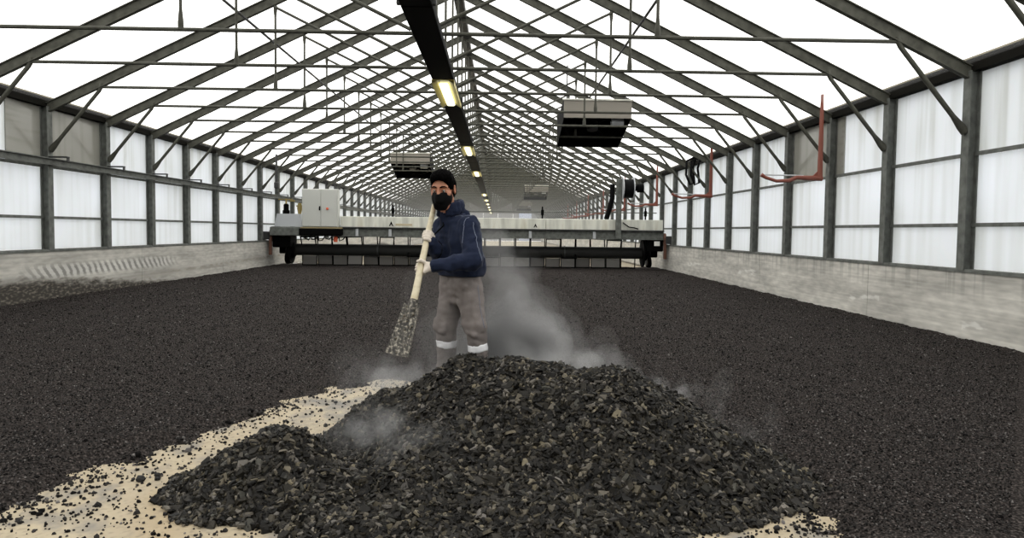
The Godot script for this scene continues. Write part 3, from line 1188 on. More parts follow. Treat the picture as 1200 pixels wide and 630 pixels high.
	for i in 6:
		var x := -5.75 + i * 0.24
		part(t, "hose", tube_mesh([q.call(x, 1.12, 0.1), q.call(x + 0.05, 0.98 - 0.04 * (i % 3), 0.02), q.call(x + 0.16, 0.92 + 0.03 * (i % 2), 0.05), q.call(x + 0.27, 1.10, 0.12)], [0.022, 0.022], M.rubber, 6))
	b = MB.new()
	b.lathe([Vector2(0, 0), Vector2(0.07, 0), Vector2(0.07, 0.16), Vector2(0.04, 0.2), Vector2(0, 0.2)], q.call(-4.64, 0.86, 0.02), Vector3.UP, 12)
	part(t, "warning_light", b.mesh(M.orange))
	# paddle drum
	var drum := Vector3(0, 0.57, -0.75)
	b = MB.new()
	b.lathe([Vector2(0, 0), Vector2(0.21, 0), Vector2(0.21, 12.5), Vector2(0, 12.5)], drum + Vector3(-6.25, 0, 0), Vector3(1, 0, 0), 28)
	var rot := part(t, "drum", b.mesh(M.rotor))
	for x in [-3.3, -0.4, 3.4]:
		b = MB.new()
		b.lathe([Vector2(0.21, 0), Vector2(0.235, 0), Vector2(0.235, 0.05), Vector2(0.21, 0.05)], drum + Vector3(x, 0, 0), Vector3(1, 0, 0), 28)
		part(rot, "collar", b.mesh(M.dark_steel))
	var rng := RandomNumberGenerator.new()
	rng.seed = 21
	var wdt := 0.545
	var frame := MB.new()
	for sx in [-1.0, 1.0]:
		frame.box(Vector3(sx * (wdt / 2 - 0.02), 0.37, 0), Vector3(0.035, 0.38, 0.035))
	frame.box(Vector3(0, 0.545, 0), Vector3(wdt, 0.04, 0.04))
	var fm := frame.mesh(M.black)
	var plate_b := box_mesh(Vector3(0, 0.37, -0.012), Vector3(wdt - 0.075, 0.31, 0.012), M.plate_dirty)
	for i in 22:
		var x := -5.72 + i * wdt
		for ang in [rng.randf_range(-0.6, 0.6), PI + rng.randf_range(-0.3, 0.3)]:
			var pd := Node3D.new()
			pd.name = "paddle"
			pd.position = drum + Vector3(x, 0, 0)
			pd.rotation.x = ang
			t.add_child(pd, true)
			part(pd, "frame", fm)
			if absf(ang) > 1.0 and i < 21:
				part(pd, "plate", plate_b)
	for i in [7, 12, 17]:
		var pd := Node3D.new()
		pd.name = "paddle"
		pd.position = drum + Vector3(-5.72 + i * wdt, 0, 0)
		pd.rotation.x = PI * 0.5 + 0.35
		t.add_child(pd, true)
		part(pd, "frame", fm)
	# end carriages running on the concrete bases
	for s in [-1.0, 1.0]:
		b = MB.new()
		b.box(q.call(s * 6.55, 0.86, 0.55), Vector3(0.62, 0.42, 0.9), 0.03)
		b.box(q.call(s * 6.62, 0.62, 0.8), Vector3(0.30, 0.4, 0.4), 0.03)
		part(t, "end_carriage", b.mesh(M.black))
		var pts: Array = []
		for i in 9:
			var a := -0.6 + 2.6 * i / 8.0
			pts.append(drum + Vector3(s * (6.30 + 0.20 * cos(a * 0.8)), -0.46 * cos(a), 0.46 * sin(a)))
		part(t, "drum_guard", tube_mesh(pts, [0.10, 0.09, 0.07], M.black, 8))
		b = MB.new()
		b.lathe([Vector2(0, 0), Vector2(0.50, 0), Vector2(0.50, 0.05), Vector2(0.30, 0.06), Vector2(0.26, 0.16), Vector2(0, 0.16)], drum + Vector3(s * 6.28 - 0.08, 0, 0.12), Vector3(1, 0, 0), 28)
		part(t, "bearing_shield", b.mesh(M.black))
		b = MB.new()
		b.lathe([Vector2(0, 0), Vector2(0.46, 0), Vector2(0.46, 0.07), Vector2(0, 0.07)], drum + Vector3(s * 6.42 - 0.035, 0, 0), Vector3(1, 0, 0), 28)
		part(t, "end_disc", b.mesh(M.dark_steel))
		b = MB.new()
		b.lathe([Vector2(0, 0), Vector2(0.20, 0), Vector2(0.20, 0.09), Vector2(0, 0.09)], q.call(s * 6.90 - 0.045, 1.10, 0.2), Vector3(1, 0, 0), 20)
		part(t, "travel_wheel", b.mesh(M.brown))
		part(t, "wheel_guard", box_mesh(q.call(s * 6.90, 0.70, 0.02), Vector3(0.10, 0.62, 0.06), M.brown, 0.01))
		b = MB.new()
		b.box(q.call(s * 7.08, 1.06, 0.1), Vector3(0.34, 0.28, 0.3), 0.02)
		b.box(q.call(s * 7.16, 0.95, 0.1), Vector3(0.12, 0.12, 0.2), 0.01)
		part(t, "rail_drive", b.mesh(M.dark_steel))
	part(t, "limit_plate", box_mesh(q.call(6.62, 0.93, 0.05), Vector3(0.20, 0.16, 0.02), M.plate, 0.005))
	# overhead line along the bridge
	var pipe := part(t, "overhead_pipe", tube_mesh([q.call(-4.5, 1.99, 0.6), q.call(6.7, 2.02, 0.6)], [0.02, 0.02], M.steel, 6))
	for x in [-2.73, 2.6, 6.3]:
		b = MB.new()
		b.box(q.call(x, 1.99, 0.6), Vector3(0.10, 0.20, 0.10), 0.02)
		b.tube([q.call(x, 1.75, 0.6), q.call(x, 2.2, 0.6)], [0.03, 0.03], 6)
		part(pipe, "hanger", b.mesh(M.black))
	# hose reel on its post
	part(t, "reel_post", box_mesh(q.call(5.23, 2.13, -0.03), Vector3(0.19, 2.1, 0.10), M.steel, 0.01))
	var reel := part(t, "hose_reel", lathe_mesh([Vector2(0, 0), Vector2(0.33, 0), Vector2(0.33, 0.34), Vector2(0, 0.34)], q.call(5.36, 2.84, -0.05), Vector3(1, 0, 0), M.rubber, 26))
	for x in [5.33, 5.70]:
		part(reel, "flange", lathe_mesh([Vector2(0, 0), Vector2(0.41, 0), Vector2(0.41, 0.025), Vector2(0, 0.025)], q.call(x, 2.84, -0.05), Vector3(1, 0, 0), M.silver, 26))
	part(reel, "reel_motor", lathe_mesh([Vector2(0, 0), Vector2(0.10, 0), Vector2(0.10, 0.12), Vector2(0.15, 0.12), Vector2(0.15, 0.34), Vector2(0, 0.34)], q.call(5.74, 2.86, -0.05), Vector3(1, 0, 0), M.black, 16))
	part(t, "hose", tube_mesh([q.call(5.02, 3.0, 0.1), q.call(5.02, 2.5, 0.12), q.call(4.92, 2.05, 0.2), q.call(4.85, 1.78, 0.3)], [0.09, 0.09], M.rubber, 8))
	part(t, "loose_cable", tube_mesh([q.call(5.4, 1.66, 0.06), q.call(5.62, 1.50, 0.03), q.call(5.8, 1.48, 0.05), q.call(5.95, 1.44, 0.08)], [0.022, 0.022], M.rubber, 6))

func lathe_mesh(prof: Array, at: Vector3, axis: Vector3, m: Material, sides := 20) -> ArrayMesh:
	var b := MB.new()
	b.lathe(prof, at, axis, sides)
	return b.mesh(m)

func frustum(at: Vector3, lo: Vector2, hi: Vector2, h: float, m: Material) -> ArrayMesh:
	var b := MB.new()
	var p: Array = []
	for y in 2:
		var s: Vector2 = lo if y == 0 else hi
		for k in [[-1, -1], [1, -1], [1, 1], [-1, 1]]:
			p.append(at + Vector3(k[0] * s.x / 2, y * h, k[1] * s.y / 2))
	for i in 4:
		var j := (i + 1) % 4
		b.face([p[i], p[j], p[j + 4], p[i + 4]], p[i] + p[j] - at * 2.0)
	b.face([p[4], p[5], p[6], p[7]], Vector3.UP)
	b.face([p[0], p[1], p[2], p[3]], Vector3.DOWN)
	return b.mesh(m)

func emblem(s: float) -> ArrayMesh:
	# a broad pointed peak on two splayed feet
	var b := MB.new()
	var o := PackedVector2Array([Vector2(0, 1), Vector2(0.30, 0.35), Vector2(0.48, 0.0), Vector2(0.24, 0.0), Vector2(0.0, 0.38), Vector2(-0.24, 0.0), Vector2(-0.48, 0.0), Vector2(-0.30, 0.35)])
	var q := PackedVector2Array()
	for p in o:
		q.append(p * s)
	b.extrude(q, Vector3(0, 0, -0.002), Vector3(0, 0, 0.008), Vector3.UP)
	return b.mesh(M.black)

# ------------------------------------------------------------------ things under the roof
func roof_things() -> void:
	var tr := thing("light_trough", "long black steel trough hung under the trusses, carrying the strip lights", "trough", P(0.12, 3.66, 0))
	var d0 := 2.0
	while d0 < 104.0:
		var b := MB.new()
		b.box(P(0, 0.065, d0 + 2.99), Vector3(0.34, 0.11, 5.97), 0.008)
		part(tr, "trough_length", b.mesh(M.trough_black))
		part(tr, "joint_strap", box_mesh(P(0, 0.075, d0 + 5.98), Vector3(0.42, 0.10, 0.06), M.dark_steel, 0.006))
		d0 += 6.0
	var at := [12.9, 22.0, 30.8, 48.7, 57.6, 66.0, 74.5, 83.0, 91.5, 99.5]
	var order := ["first and nearest", "second", "third", "fourth", "fifth", "sixth", "seventh", "eighth", "ninth", "tenth and farthest"]
	for i in 10:
		var o := thing("strip_light", "%s lit strip light along the black roof trough, counted from the photographer" % order[i], "strip light", P(0.12, 3.66, at[i]), "strip lights under the roof trough")
		var b := MB.new()
		for s in [-1.0, 1.0]:
			b.face([Vector3(s * 0.075, 0.0, -1.15), Vector3(s * 0.075, 0.0, 1.15), Vector3(s * 0.175, -0.06, 1.15), Vector3(s * 0.175, -0.06, -1.15)], Vector3(-s, -1, 0))
			b.face([Vector3(s * 0.175, -0.06, -1.15), Vector3(s * 0.175, -0.06, 1.15), Vector3(s * 0.178, 0.006, 1.15), Vector3(s * 0.178, 0.006, -1.15)], Vector3(s, 0, 0))
		b.box(Vector3(0, 0.003, 0), Vector3(0.35, 0.008, 2.3))
		part(o, "reflector", b.mesh(M.reflector))
		part(o, "lamp", box_mesh(Vector3(0, -0.03, 0), Vector3(0.15, 0.045, 1.95), M.lamp, 0.02))
		var l := AreaLight3D.new()
		l.name = "lamp_glow"
		l.area_size = Vector2(0.15, 1.95)
		l.light_color = Color(1.0, 0.98, 0.85)
		l.light_energy = 1.0
		l.area_range = 60.0
		l.shadow_enabled = true
		l.position = Vector3(0, -0.06, 0)
		l.rotation.x = -PI / 2
		o.add_child(l)
	var fans := [[3.42, 18.3, "nearest of the hanging fan housings, large, black-mouthed, right of the light trough"], [-2.72, 31.6, "hanging fan housing left of the light trough, above the worker's shoulder"], [3.72, 52.5, "small distant fan housing hanging over the middle of the machine"], [3.95, 82.0, "farthest and smallest of the hanging fan housings"]]
	for f in fans:
		fan(P(f[0], 4.56, f[1]), f[2])
	# red bracket arms on the right wall
	var nth := ["nearest", "second nearest", "third", "fourth", "fifth", "sixth", "seventh", "eighth"]
	for i in 8:
		var d := 13.3 + 6.85 * i
		var o := thing("bracket_arm", "%s red steel bracket arm hanging from the right wall's knee braces" % nth[i], "bracket", P(6.78, 3.80, d), "red bracket arms on the right wall")
		part(o, "upright", tube_mesh([Vector3(0, 0.02, 0), Vector3(0, -0.5, 0), Vector3(0.0, -1.47, 0)], [0.028, 0.04, 0.05], M.red_pipe, 8))
		var b := MB.new()
		b.tube([Vector3(0.04, -1.47, 0), Vector3(-0.2, -1.47, 0), Vector3(-0.42, -1.46, 0), Vector3(-0.55, -1.52, 0), Vector3(-0.78, -1.53, 0), Vector3(-0.98, -1.47, 0), Vector3(-1.06, -1.42, 0)], [0.05, 0.045, 0.04, 0.035, 0.03, 0.03, 0.038], 8)
		b.face([Vector3(0, -1.30, 0.012), Vector3(0, -1.47, 0.012), Vector3(-0.17, -1.47, 0.012)], Vector3(0, 0, 1))
		b.face([Vector3(0, -1.30, -0.012), Vector3(0, -1.47, -0.012), Vector3(-0.17, -1.47, -0.012)], Vector3(0, 0, -1))
		b.face([Vector3(0, -1.30, -0.012), Vector3(0, -1.30, 0.012), Vector3(-0.17, -1.47, 0.012), Vector3(-0.17, -1.47, -0.012)], Vector3(-1, 1, 0))
		part(o, "arm", b.mesh(M.red_pipe))
		part(o, "slide_rod", tube_mesh([Vector3(-0.3, -1.43, 0), Vector3(-1.0, -1.42, 0)], [0.014, 0.014], M.silver, 6))
	# cables hanging from the eave
	var c := thing("cable_loop", "loop of thick black cable hanging from the eave at the right wall", "cable", P(6.7, 3.4, 21.6))
	for i in 2:
		var x := -0.10 - i * 0.14
		part(c, "cable", tube_mesh([Vector3(x + 0.25, 0.12, 0), Vector3(x, 0.0, 0.05), Vector3(x - 0.02, -0.4, 0.1), Vector3(x + 0.10, -0.68, 0.1), Vector3(x + 0.24, -0.62, 0.05), Vector3(x + 0.20, -0.2, 0), Vector3(x + 0.28, 0.12, 0)], [0.035, 0.035], M.rubber, 8))
	var h := thing("hanging_rod", "thin dark weighted rod hung from a truss by the left wall", "rod", P(-6.35, 3.76, 24.9))
	part(h, "rod", tube_mesh([Vector3(0, 0.0, 0), Vector3(0, -0.95, 0)], [0.035, 0.035], M.dark_steel, 8))
	part(h, "weight", box_mesh(Vector3(0, -1.02, 0), Vector3(0.14, 0.22, 0.14), M.dark_steel, 0.03))

func fan(at: Vector3, label: String) -> void:
	var o := thing("fan_housing", label, "fan", at, "fan housings hung from the roof")
	var w := 1.66
	# side view (d back, y): front sheet on top, slanted open mouth below
	var sheet := MB.new()
	var hw := w / 2
	sheet.box(Vector3(0, -0.23, 0.0), Vector3(w, 0.46, 0.025), 0.004)
	part(o, "front_sheet", sheet.mesh(M.fan_sheet if M.has("fan_sheet") else mat("fan_sheet", Color(0.52, 0.50, 0.46), 0.5)))
	part(o, "flange", box_mesh(Vector3(0, -0.02, 0.02), Vector3(w + 0.06, 0.04, 0.05), M.galvanised, 0.005))
	for s in [-1.0, 1.0]:
		var b := MB.new()
		b.extrude(PackedVector2Array([Vector2(0.0, 0.0), Vector2(0.0, -0.46), Vector2(1.95, -0.95), Vector2(1.95, -0.20)]), Vector3(s * (hw - 0.01) - 0.01, 0, 0), Vector3(s * (hw - 0.01) + 0.01, 0, 0), Vector3.UP)
		part(o, "side_sheet", b.mesh(M.black))
	var top := MB.new()
	top.face([Vector3(-hw, 0, 0), Vector3(hw, 0, 0), Vector3(hw, -0.20, -1.95), Vector3(-hw, -0.20, -1.95)], Vector3.UP)
	top.face([Vector3(-hw, -0.02, 0), Vector3(hw, -0.02, 0), Vector3(hw, -0.22, -1.95), Vector3(-hw, -0.22, -1.95)], Vector3.DOWN)
	part(o, "top_sheet", top.mesh(M.black))
	part(o, "back_sheet", box_mesh(Vector3(0, -0.58, -1.94), Vector3(w, 0.74, 0.02), M.black))
	# mouth: mesh rails, fan ring, hub and blades set inside
	var tilt := Basis(Vector3.RIGHT, -atan2(0.49, 1.95))
	var mid := Vector3(0, -0.62, -0.97)
	var ring := MB.new()
	ring.lathe([Vector2(0.70, 0), Vector2(0.74, 0), Vector2(0.74, 0.18), Vector2(0.70, 0.18), Vector2(0.70, 0)], mid, tilt * Vector3.UP, 32)
	part(o, "fan_ring", ring.mesh(M.black))
	part(o, "hub", lathe_mesh([Vector2(0, 0), Vector2(0.14, 0), Vector2(0.14, 0.22), Vector2(0, 0.22)], mid, tilt * Vector3.UP, M.dark_steel, 16))
	for i in 6:
		var b := MB.new()
		var a := TAU * i / 6
		b.box(mid + tilt * (Vector3(cos(a), 0.0, sin(a)) * 0.42 + Vector3(0, 0.1, 0)), Vector3(0.54, 0.012, 0.2), 0.004, tilt * Basis(Vector3.UP, -a) * Basis(Vector3.RIGHT, 0.4))
		part(o, "blade", b.mesh(M.black))
	part(o, "motor", lathe_mesh([Vector2(0, 0), Vector2(0.12, 0), Vector2(0.12, 0.3), Vector2(0, 0.3)], Vector3(0.40, -0.50, -0.42), Vector3(1, 0, 0), M.silver, 14))
	for s in [-1.0, 1.0]:
		part(o, "hanger", tube_mesh([Vector3(s * (hw - 0.1), 0.0, -0.3), Vector3(s * (hw - 0.1), rafter_y(at.x + s * 0.7) - at.y, -0.3)], [0.018, 0.018], M.dark_steel, 6))

# ------------------------------------------------------------------ the worker
const SHAFT_TOP := Vector3(0.562, 1.52, -5.20)
const SHAFT_END := Vector3(0.462, 0.84, -4.76)

func on_shaft(y: float) -> Vector3:
	return SHAFT_TOP.lerp(SHAFT_END, (SHAFT_TOP.y - y) / (SHAFT_TOP.y - SHAFT_END.y))

func grip(f: Field, g: Vector3, ax: Vector3, palm: Vector3, wrist: Vector3, rs: float, turn: float) -> void:
	# a gloved hand closed round the shaft at g; palm points from the shaft to the palm, turn says which way the fingers go
	palm = (palm - ax * palm.dot(ax)).normalized()
	var side := ax.cross(palm).normalized() * turn
	var lens := [0.94, 1.0, 0.97, 0.82]
	for i in 4:
		var c := g + ax * ((1.5 - i) * 0.0205)
		var kn := c + palm * (rs + 0.013) - side * 0.002
		f.cap(wrist + ax * ((1.5 - i) * 0.008), kn, 0.019, 0.0125, 0.012)
		var prev := kn
		for st in [[0.75, 0.0], [1.55, 0.0], [2.4, 0.0], [3.2, 0.0]]:
			var a: float = st[0] * lens[i]
			var p: Vector3 = c + (palm * cos(a) + side * sin(a)) * (rs + 0.0095)
			f.cap(prev, p, 0.0112, 0.0102, 0.003)
			prev = p
	var tb := g + ax * 0.026 + palm * (rs + 0.022)
	f.cap(wrist, tb, 0.019, 0.015, 0.012)
	var prev2 := tb
	for st in [[-0.6, 0.034], [-1.35, 0.040], [-2.1, 0.036]]:
		var p: Vector3 = g + ax * st[1] + (palm * cos(st[0]) + side * sin(st[0])) * (rs + 0.011)
		f.cap(prev2, p, 0.0125, 0.0105, 0.004)
		prev2 = p

func worker() -> void:
	var base := P(0.76, FLOOR_Y, 5.24)
	var body := MB.new()
	var fold := fnl(201, 9.0, 3)
	var fine := fnl(202, 22.0, 2)
	# body frame: the chest faces left and towards the camera
	var lf := Vector3(0.64, 0, 0.77)          # to his left
	var fw := Vector3(-0.77, 0, 0.64)         # forwards
	var hip := P(0.745, 0.97, 5.22)
	var chest := P(0.722, 1.27, 5.20)
	var sh_l := P(0.808, 1.350, 5.06)
	var sh_r := P(0.618, 1.355, 5.32)
	var el_l := P(0.842, 1.120, 4.93)
	var wr_l := P(0.600, 1.085, 4.885)
	var el_r := P(0.615, 1.12, 5.19)
	var wr_r := P(0.548, 1.235, 5.04)
	var neck := P(0.672, 1.44, 5.185)
	var head := P(0.622, 1.604, 5.12)
	var hb := Basis(Vector3.UP, deg_to_rad(-14)) * Basis(Vector3.RIGHT, deg_to_rad(14)) # x: his left, y: up, z: face
	var hip_l := hip + lf * 0.085 + Vector3(0, -0.04, 0)
	var hip_r := hip - lf * 0.085 + Vector3(0, -0.04, 0)
	var kn_l := P(0.858, 0.66, 5.06)
	var an_l := P(0.915, 0.06, 5.12)
	var kn_r := P(0.650, 0.66, 5.22)
	var an_r := P(0.632, 0.06, 5.26)

	# ---- the body under the clothes: coarse trunk and limbs, fine head
	var f := Field.new(P(0.42, -0.06, 5.48), P(1.08, 1.56, 4.74), 0.018)
	f.cap(hip + Vector3(0, 0.06, 0), chest, 0.07, 0.085, 0.05)
	f.cap(sh_l, sh_r, 0.05, 0.05, 0.05)
	f.cap(chest, neck, 0.08, 0.05, 0.04)
	for a in [[sh_l, el_l, wr_l], [sh_r, el_r, wr_r]]:
		f.cap(a[0], a[1], 0.045, 0.036, 0.03)
		f.cap(a[1], a[2], 0.036, 0.024, 0.02)
	for a in [[hip_l, kn_l, an_l], [hip_r, kn_r, an_r]]:
		f.cap(a[0], a[1], 0.072, 0.05, 0.03)
		f.cap(a[1], a[2], 0.048, 0.035, 0.02)
	f.add_to(body, base)
	f = Field.new(head - Vector3(0.13, 0.27, 0.14), head + Vector3(0.13, 0.16, 0.16), 0.0042)
	var H := func(x: float, y: float, z: float) -> Vector3: return head + hb * Vector3(x, y, z)
	f.ell(H.call(0, 0.025, -0.012), hb, Vector3(0.077, 0.096, 0.098), 0.02)
	f.ell(H.call(0, -0.055, 0.022), hb, Vector3(0.060, 0.075, 0.074), 0.03)
	f.cap(H.call(-0.028, -0.112, 0.058), H.call(0.028, -0.112, 0.058), 0.018, 0.018, 0.03)       # chin
	f.cap(H.call(0.052, -0.075, 0.0), H.call(0.026, -0.115, 0.055), 0.02, 0.016, 0.03)
	f.cap(H.call(-0.052, -0.075, 0.0), H.call(-0.026, -0.115, 0.055), 0.02, 0.016, 0.03)
	for s in [-1.0, 1.0]:
		f.cap(H.call(s * 0.012, 0.022, 0.083), H.call(s * 0.046, 0.022, 0.068), 0.010, 0.009, 0.016)   # brow
		f.ell(H.call(s * 0.031, 0.0, 0.092), hb, Vector3(0.019, 0.012, 0.014), 0.010, true)            # socket
		f.cap(H.call(s * 0.020, -0.001, 0.075), H.call(s * 0.042, -0.002, 0.069), 0.0115, 0.0105, 0.004) # upper lid and ball
		f.cap(H.call(s * 0.030, -0.036, 0.072), H.call(s * 0.052, -0.028, 0.05), 0.018, 0.016, 0.02)    # cheek
		f.ell(H.call(s * 0.080, -0.008, -0.012), hb * Basis(Vector3.UP, s * 0.35), Vector3(0.010, 0.033, 0.019), 0.005)  # ear
		f.ell(H.call(s * 0.088, -0.006, -0.006), hb, Vector3(0.005, 0.019, 0.010), 0.004, true)
	f.cap(H.call(0, 0.012, 0.088), H.call(0, -0.036, 0.108), 0.0085, 0.014, 0.010)                     # nose
	f.cap(H.call(-0.012, -0.042, 0.096), H.call(0.012, -0.042, 0.096), 0.009, 0.009, 0.006)
	f.cap(H.call(-0.020, -0.073, 0.092), H.call(0.020, -0.073, 0.092), 0.008, 0.008, 0.008)
	f.cap(H.call(-0.018, -0.086, 0.089), H.call(0.018, -0.086, 0.089), 0.008, 0.008, 0.006)
	f.cap(H.call(0, -0.07, -0.03), neck + Vector3(0, -0.03, 0), 0.052, 0.058, 0.03)
	f.add_to(body, base)
	var man := part(self, "person", body.mesh(M.skin), Transform3D(Basis(), base))
	tag(man, "man in navy work jacket, grey trousers, black face mask and white gloves, gripping a shovel", "person")

	# ---- eyes and brows
	for s in [-1.0, 1.0]:
		var e := MB.new()
		e.lathe([Vector2(0, -0.0115), Vector2(0.006, -0.0098), Vector2(0.0105, -0.0045), Vector2(0.0115, 0), Vector2(0.0105, 0.0045), Vector2(0.006, 0.0098), Vector2(0, 0.0115)], H.call(s * 0.031, -0.003, 0.0755) - base, hb * Vector3(0, -0.25, 1), 16)
		var ey := part(man, "eye", e.mesh(M.eye_white))
		part(ey, "iris", lathe_mesh([Vector2(0, 0.0), Vector2(0.0055, 0.0), Vector2(0.004, 0.0022), Vector2(0, 0.003)], H.call(s * 0.031, -0.006, 0.0862) - base, hb * Vector3(0, -0.25, 1), M.iris, 12))
		part(man, "eyelashes", tube_mesh([H.call(s * 0.017, -0.001, 0.0855) - base, H.call(s * 0.030, 0.0035, 0.0885) - base, H.call(s * 0.046, -0.002, 0.079) - base], [0.0018, 0.0026, 0.0018], M.hair, 6))
		part(man, "eyebrow", tube_mesh([H.call(s * 0.011, 0.023, 0.0945) - base, H.call(s * 0.026, 0.029, 0.0925) - base, H.call(s * 0.042, 0.028, 0.083) - base, H.call(s * 0.053, 0.021, 0.072) - base], [0.004, 0.0058, 0.005, 0.002], M.hair, 6))
	# ---- hair: a thick cap cut clear of the face
	f = Field.new(head - Vector3(0.125, 0.13, 0.15), head + Vector3(0.125, 0.18, 0.15), 0.0045)
	f.ell(H.call(0, 0.032, -0.016), hb, Vector3(0.0825, 0.098, 0.104), 0.01)
	f.ell(H.call(0, 0.082, 0.028), hb, Vector3(0.070, 0.046, 0.070), 0.03)
	f.ell(H.call(0, -0.02, -0.045), hb, Vector3(0.078, 0.085, 0.068), 0.03)
	f.ell(H.call(0, -0.004, 0.105), hb, Vector3(0.078, 0.080, 0.085), 0.006, true)
	f.ell(H.call(0, -0.075, 0.060), hb, Vector3(0.11, 0.070, 0.085), 0.006, true)
	for s in [-1.0, 1.0]:
		f.ell(H.call(s * 0.088, -0.025, -0.006), hb, Vector3(0.020, 0.040, 0.032), 0.006, true)
	f.clip(H.call(0, -0.095, -0.07), hb * Vector3(0, -1, 0.25))
	f.rough(fine, 0.006, Vector3(3.0, 1.2, 3.0))
	var hm := MB.new()
	f.add_to(hm, base)
	part(man, "hair", hm.mesh(M.hair))
	# ---- mask
	f = Field.new(head - Vector3(0.12, 0.17, 0.12), head + Vector3(0.12, 0.06, 0.17), 0.0042)
	f.ell(H.call(0, -0.055, 0.026), hb, Vector3(0.071, 0.088, 0.086), 0.01)
	f.cap(H.call(0, -0.018, 0.102), H.call(0, -0.060, 0.112), 0.017, 0.019, 0.03)
	f.cap(H.call(-0.02, -0.112, 0.072), H.call(0.02, -0.112, 0.072), 0.022, 0.022, 0.03)
	f.clip(H.call(0, -0.014, 0.10), hb * Vector3(0, 1, 0.22))
	f.clip(H.call(0, -0.06, 0.015), hb * Vector3(0, 0.1, -1))
	var mm := MB.new()
	f.add_to(mm, base)
	var mk := part(man, "face_mask", mm.mesh(M.mask))
	for s in [-1.0, 1.0]:
		part(mk, "ear_loop", tube_mesh([H.call(s * 0.064, -0.028, 0.03) - base, H.call(s * 0.084, 0.012, -0.010) - base, H.call(s * 0.088, 0.006, -0.03) - base, H.call(s * 0.064, -0.085, 0.025) - base], [0.002, 0.002], M.mask, 5))

	# ---- jacket
	f = Field.new(P(0.40, 0.92, 5.52), P(1.04, 1.56, 4.76), 0.0095)
	for s in [-1.0, 1.0]:
		f.cap(hip + lf * (s * 0.072) + Vector3(0, 0.105, 0), chest + lf * (s * 0.076) + Vector3(0, -0.02, 0), 0.118, 0.118, 0.06)
	f.cap(sh_l + Vector3(0, -0.02, 0), sh_r + Vector3(0, -0.02, 0), 0.070, 0.070, 0.06)
	f.cap(chest + Vector3(0, 0.06, 0), neck + Vector3(0, -0.035, 0), 0.10, 0.075, 0.05)
	f.cap(chest - fw * 0.05 + Vector3(0, 0.05, 0), chest - fw * 0.03 + Vector3(0, 0.10, 0), 0.09, 0.07, 0.06)
	f.cap(hip + lf * 0.07 + Vector3(0, 0.11, 0), hip - lf * 0.07 + Vector3(0, 0.11, 0), 0.125, 0.125, 0.05)
	for a in [[sh_l, el_l, wr_l], [sh_r, el_r, wr_r]]:
		f.cap(a[0], a[1], 0.076, 0.064, 0.014)
		f.cap(a[1], a[2], 0.066, 0.044, 0.014)
		# ridges of gathered cloth at the elbow and above the cuff
		for r in [0.62, 0.78, 0.93]:
			var c: Vector3 = a[0].lerp(a[1], r)
			f.cap(c + fw * 0.03, c + fw * 0.05 + Vector3(0, -0.02, 0), 0.036, 0.026, 0.02)
		for r in [0.12, 0.30, 0.5, 0.72]:
			var c: Vector3 = a[1].lerp(a[2], r)
			f.cap(c + Vector3(0, 0.016, 0.012), c + Vector3(0.01, -0.02, 0.02), 0.040 - 0.012 * r, 0.03, 0.018)
		f.cap(a[1].lerp(a[2], 0.92), a[2], 0.043, 0.041, 0.006)
	f.rough(fold, 0.014, Vector3(1.1, 0.4, 1.1))
	f.rough(fine, 0.007, Vector3(0.4, 1.0, 0.4))
	# gathered waistband
	f.cap(hip + lf * 0.075 + Vector3(0, 0.065, 0), hip - lf * 0.075 + Vector3(0, 0.065, 0), 0.112, 0.112, 0.02)
	f.clip(hip + Vector3(0, 0.030, 0), Vector3(0, -1, 0))
	f.clip(neck + Vector3(0, 0.02, 0), Vector3(0.1, 1, 0))
	var jm := MB.new()
	f.add_to(jm, base)
	var jk := part(man, "jacket", jm.mesh(M.jacket))
	# zip and seams lie on the cloth
	var lines := [
		["zip", M.black, 0.005, [hip + fw * 0.2 + Vector3(0, 0.10, 0), hip + fw * 0.2 + Vector3(0, 0.2, 0), chest + fw * 0.2, chest + fw * 0.2 + Vector3(0, 0.10, 0)]],
		["sleeve_seam", M.seam, 0.0022, [sh_l + Vector3(-0.02, 0.09, 0.06), sh_l + Vector3(-0.05, 0.03, 0.10), sh_l + Vector3(-0.06, -0.04, 0.10), sh_l + Vector3(-0.06, -0.11, 0.10)]],
		["sleeve_seam", M.seam, 0.0022, [sh_l + Vector3(0.03, 0.04, 0.10), sh_l + Vector3(0.045, -0.06, 0.10), el_l + Vector3(0.06, 0.08, 0.06), el_l + Vector3(0.07, 0.0, 0.05)]],
		["shoulder_seam", M.seam, 0.0022, [neck + lf * 0.05 + Vector3(0, 0.0, 0.06), neck.lerp(sh_l, 0.55) + Vector3(0, 0.09, 0.03), sh_l + Vector3(0.02, 0.10, 0.02)]],
		["back_seam", M.seam, 0.0022, [sh_l + lf * 0.02 - fw * 0.10, chest + lf * 0.2 - fw * 0.09, hip + lf * 0.2 - fw * 0.08 + Vector3(0, 0.16, 0)]],
	]
	for ln in lines:
		var pts: Array = []
		var src: Array = ln[3]
		for i in (src.size() - 1) * 6 + 1:
			var q: Vector3 = src[i / 6].lerp(src[mini(i / 6 + 1, src.size() - 1)], (i % 6) / 6.0)
			pts.append(f.onto(q, 0.001) - base)
		part(jk, ln[0], tube_mesh(pts, [ln[2], ln[2]], ln[1], 5))
	# stand-up collar and hood roll
	f = Field.new(neck - Vector3(0.16, 0.09, 0.16), neck + Vector3(0.16, 0.13, 0.16), 0.006)
	var prev := Vector3.ZERO
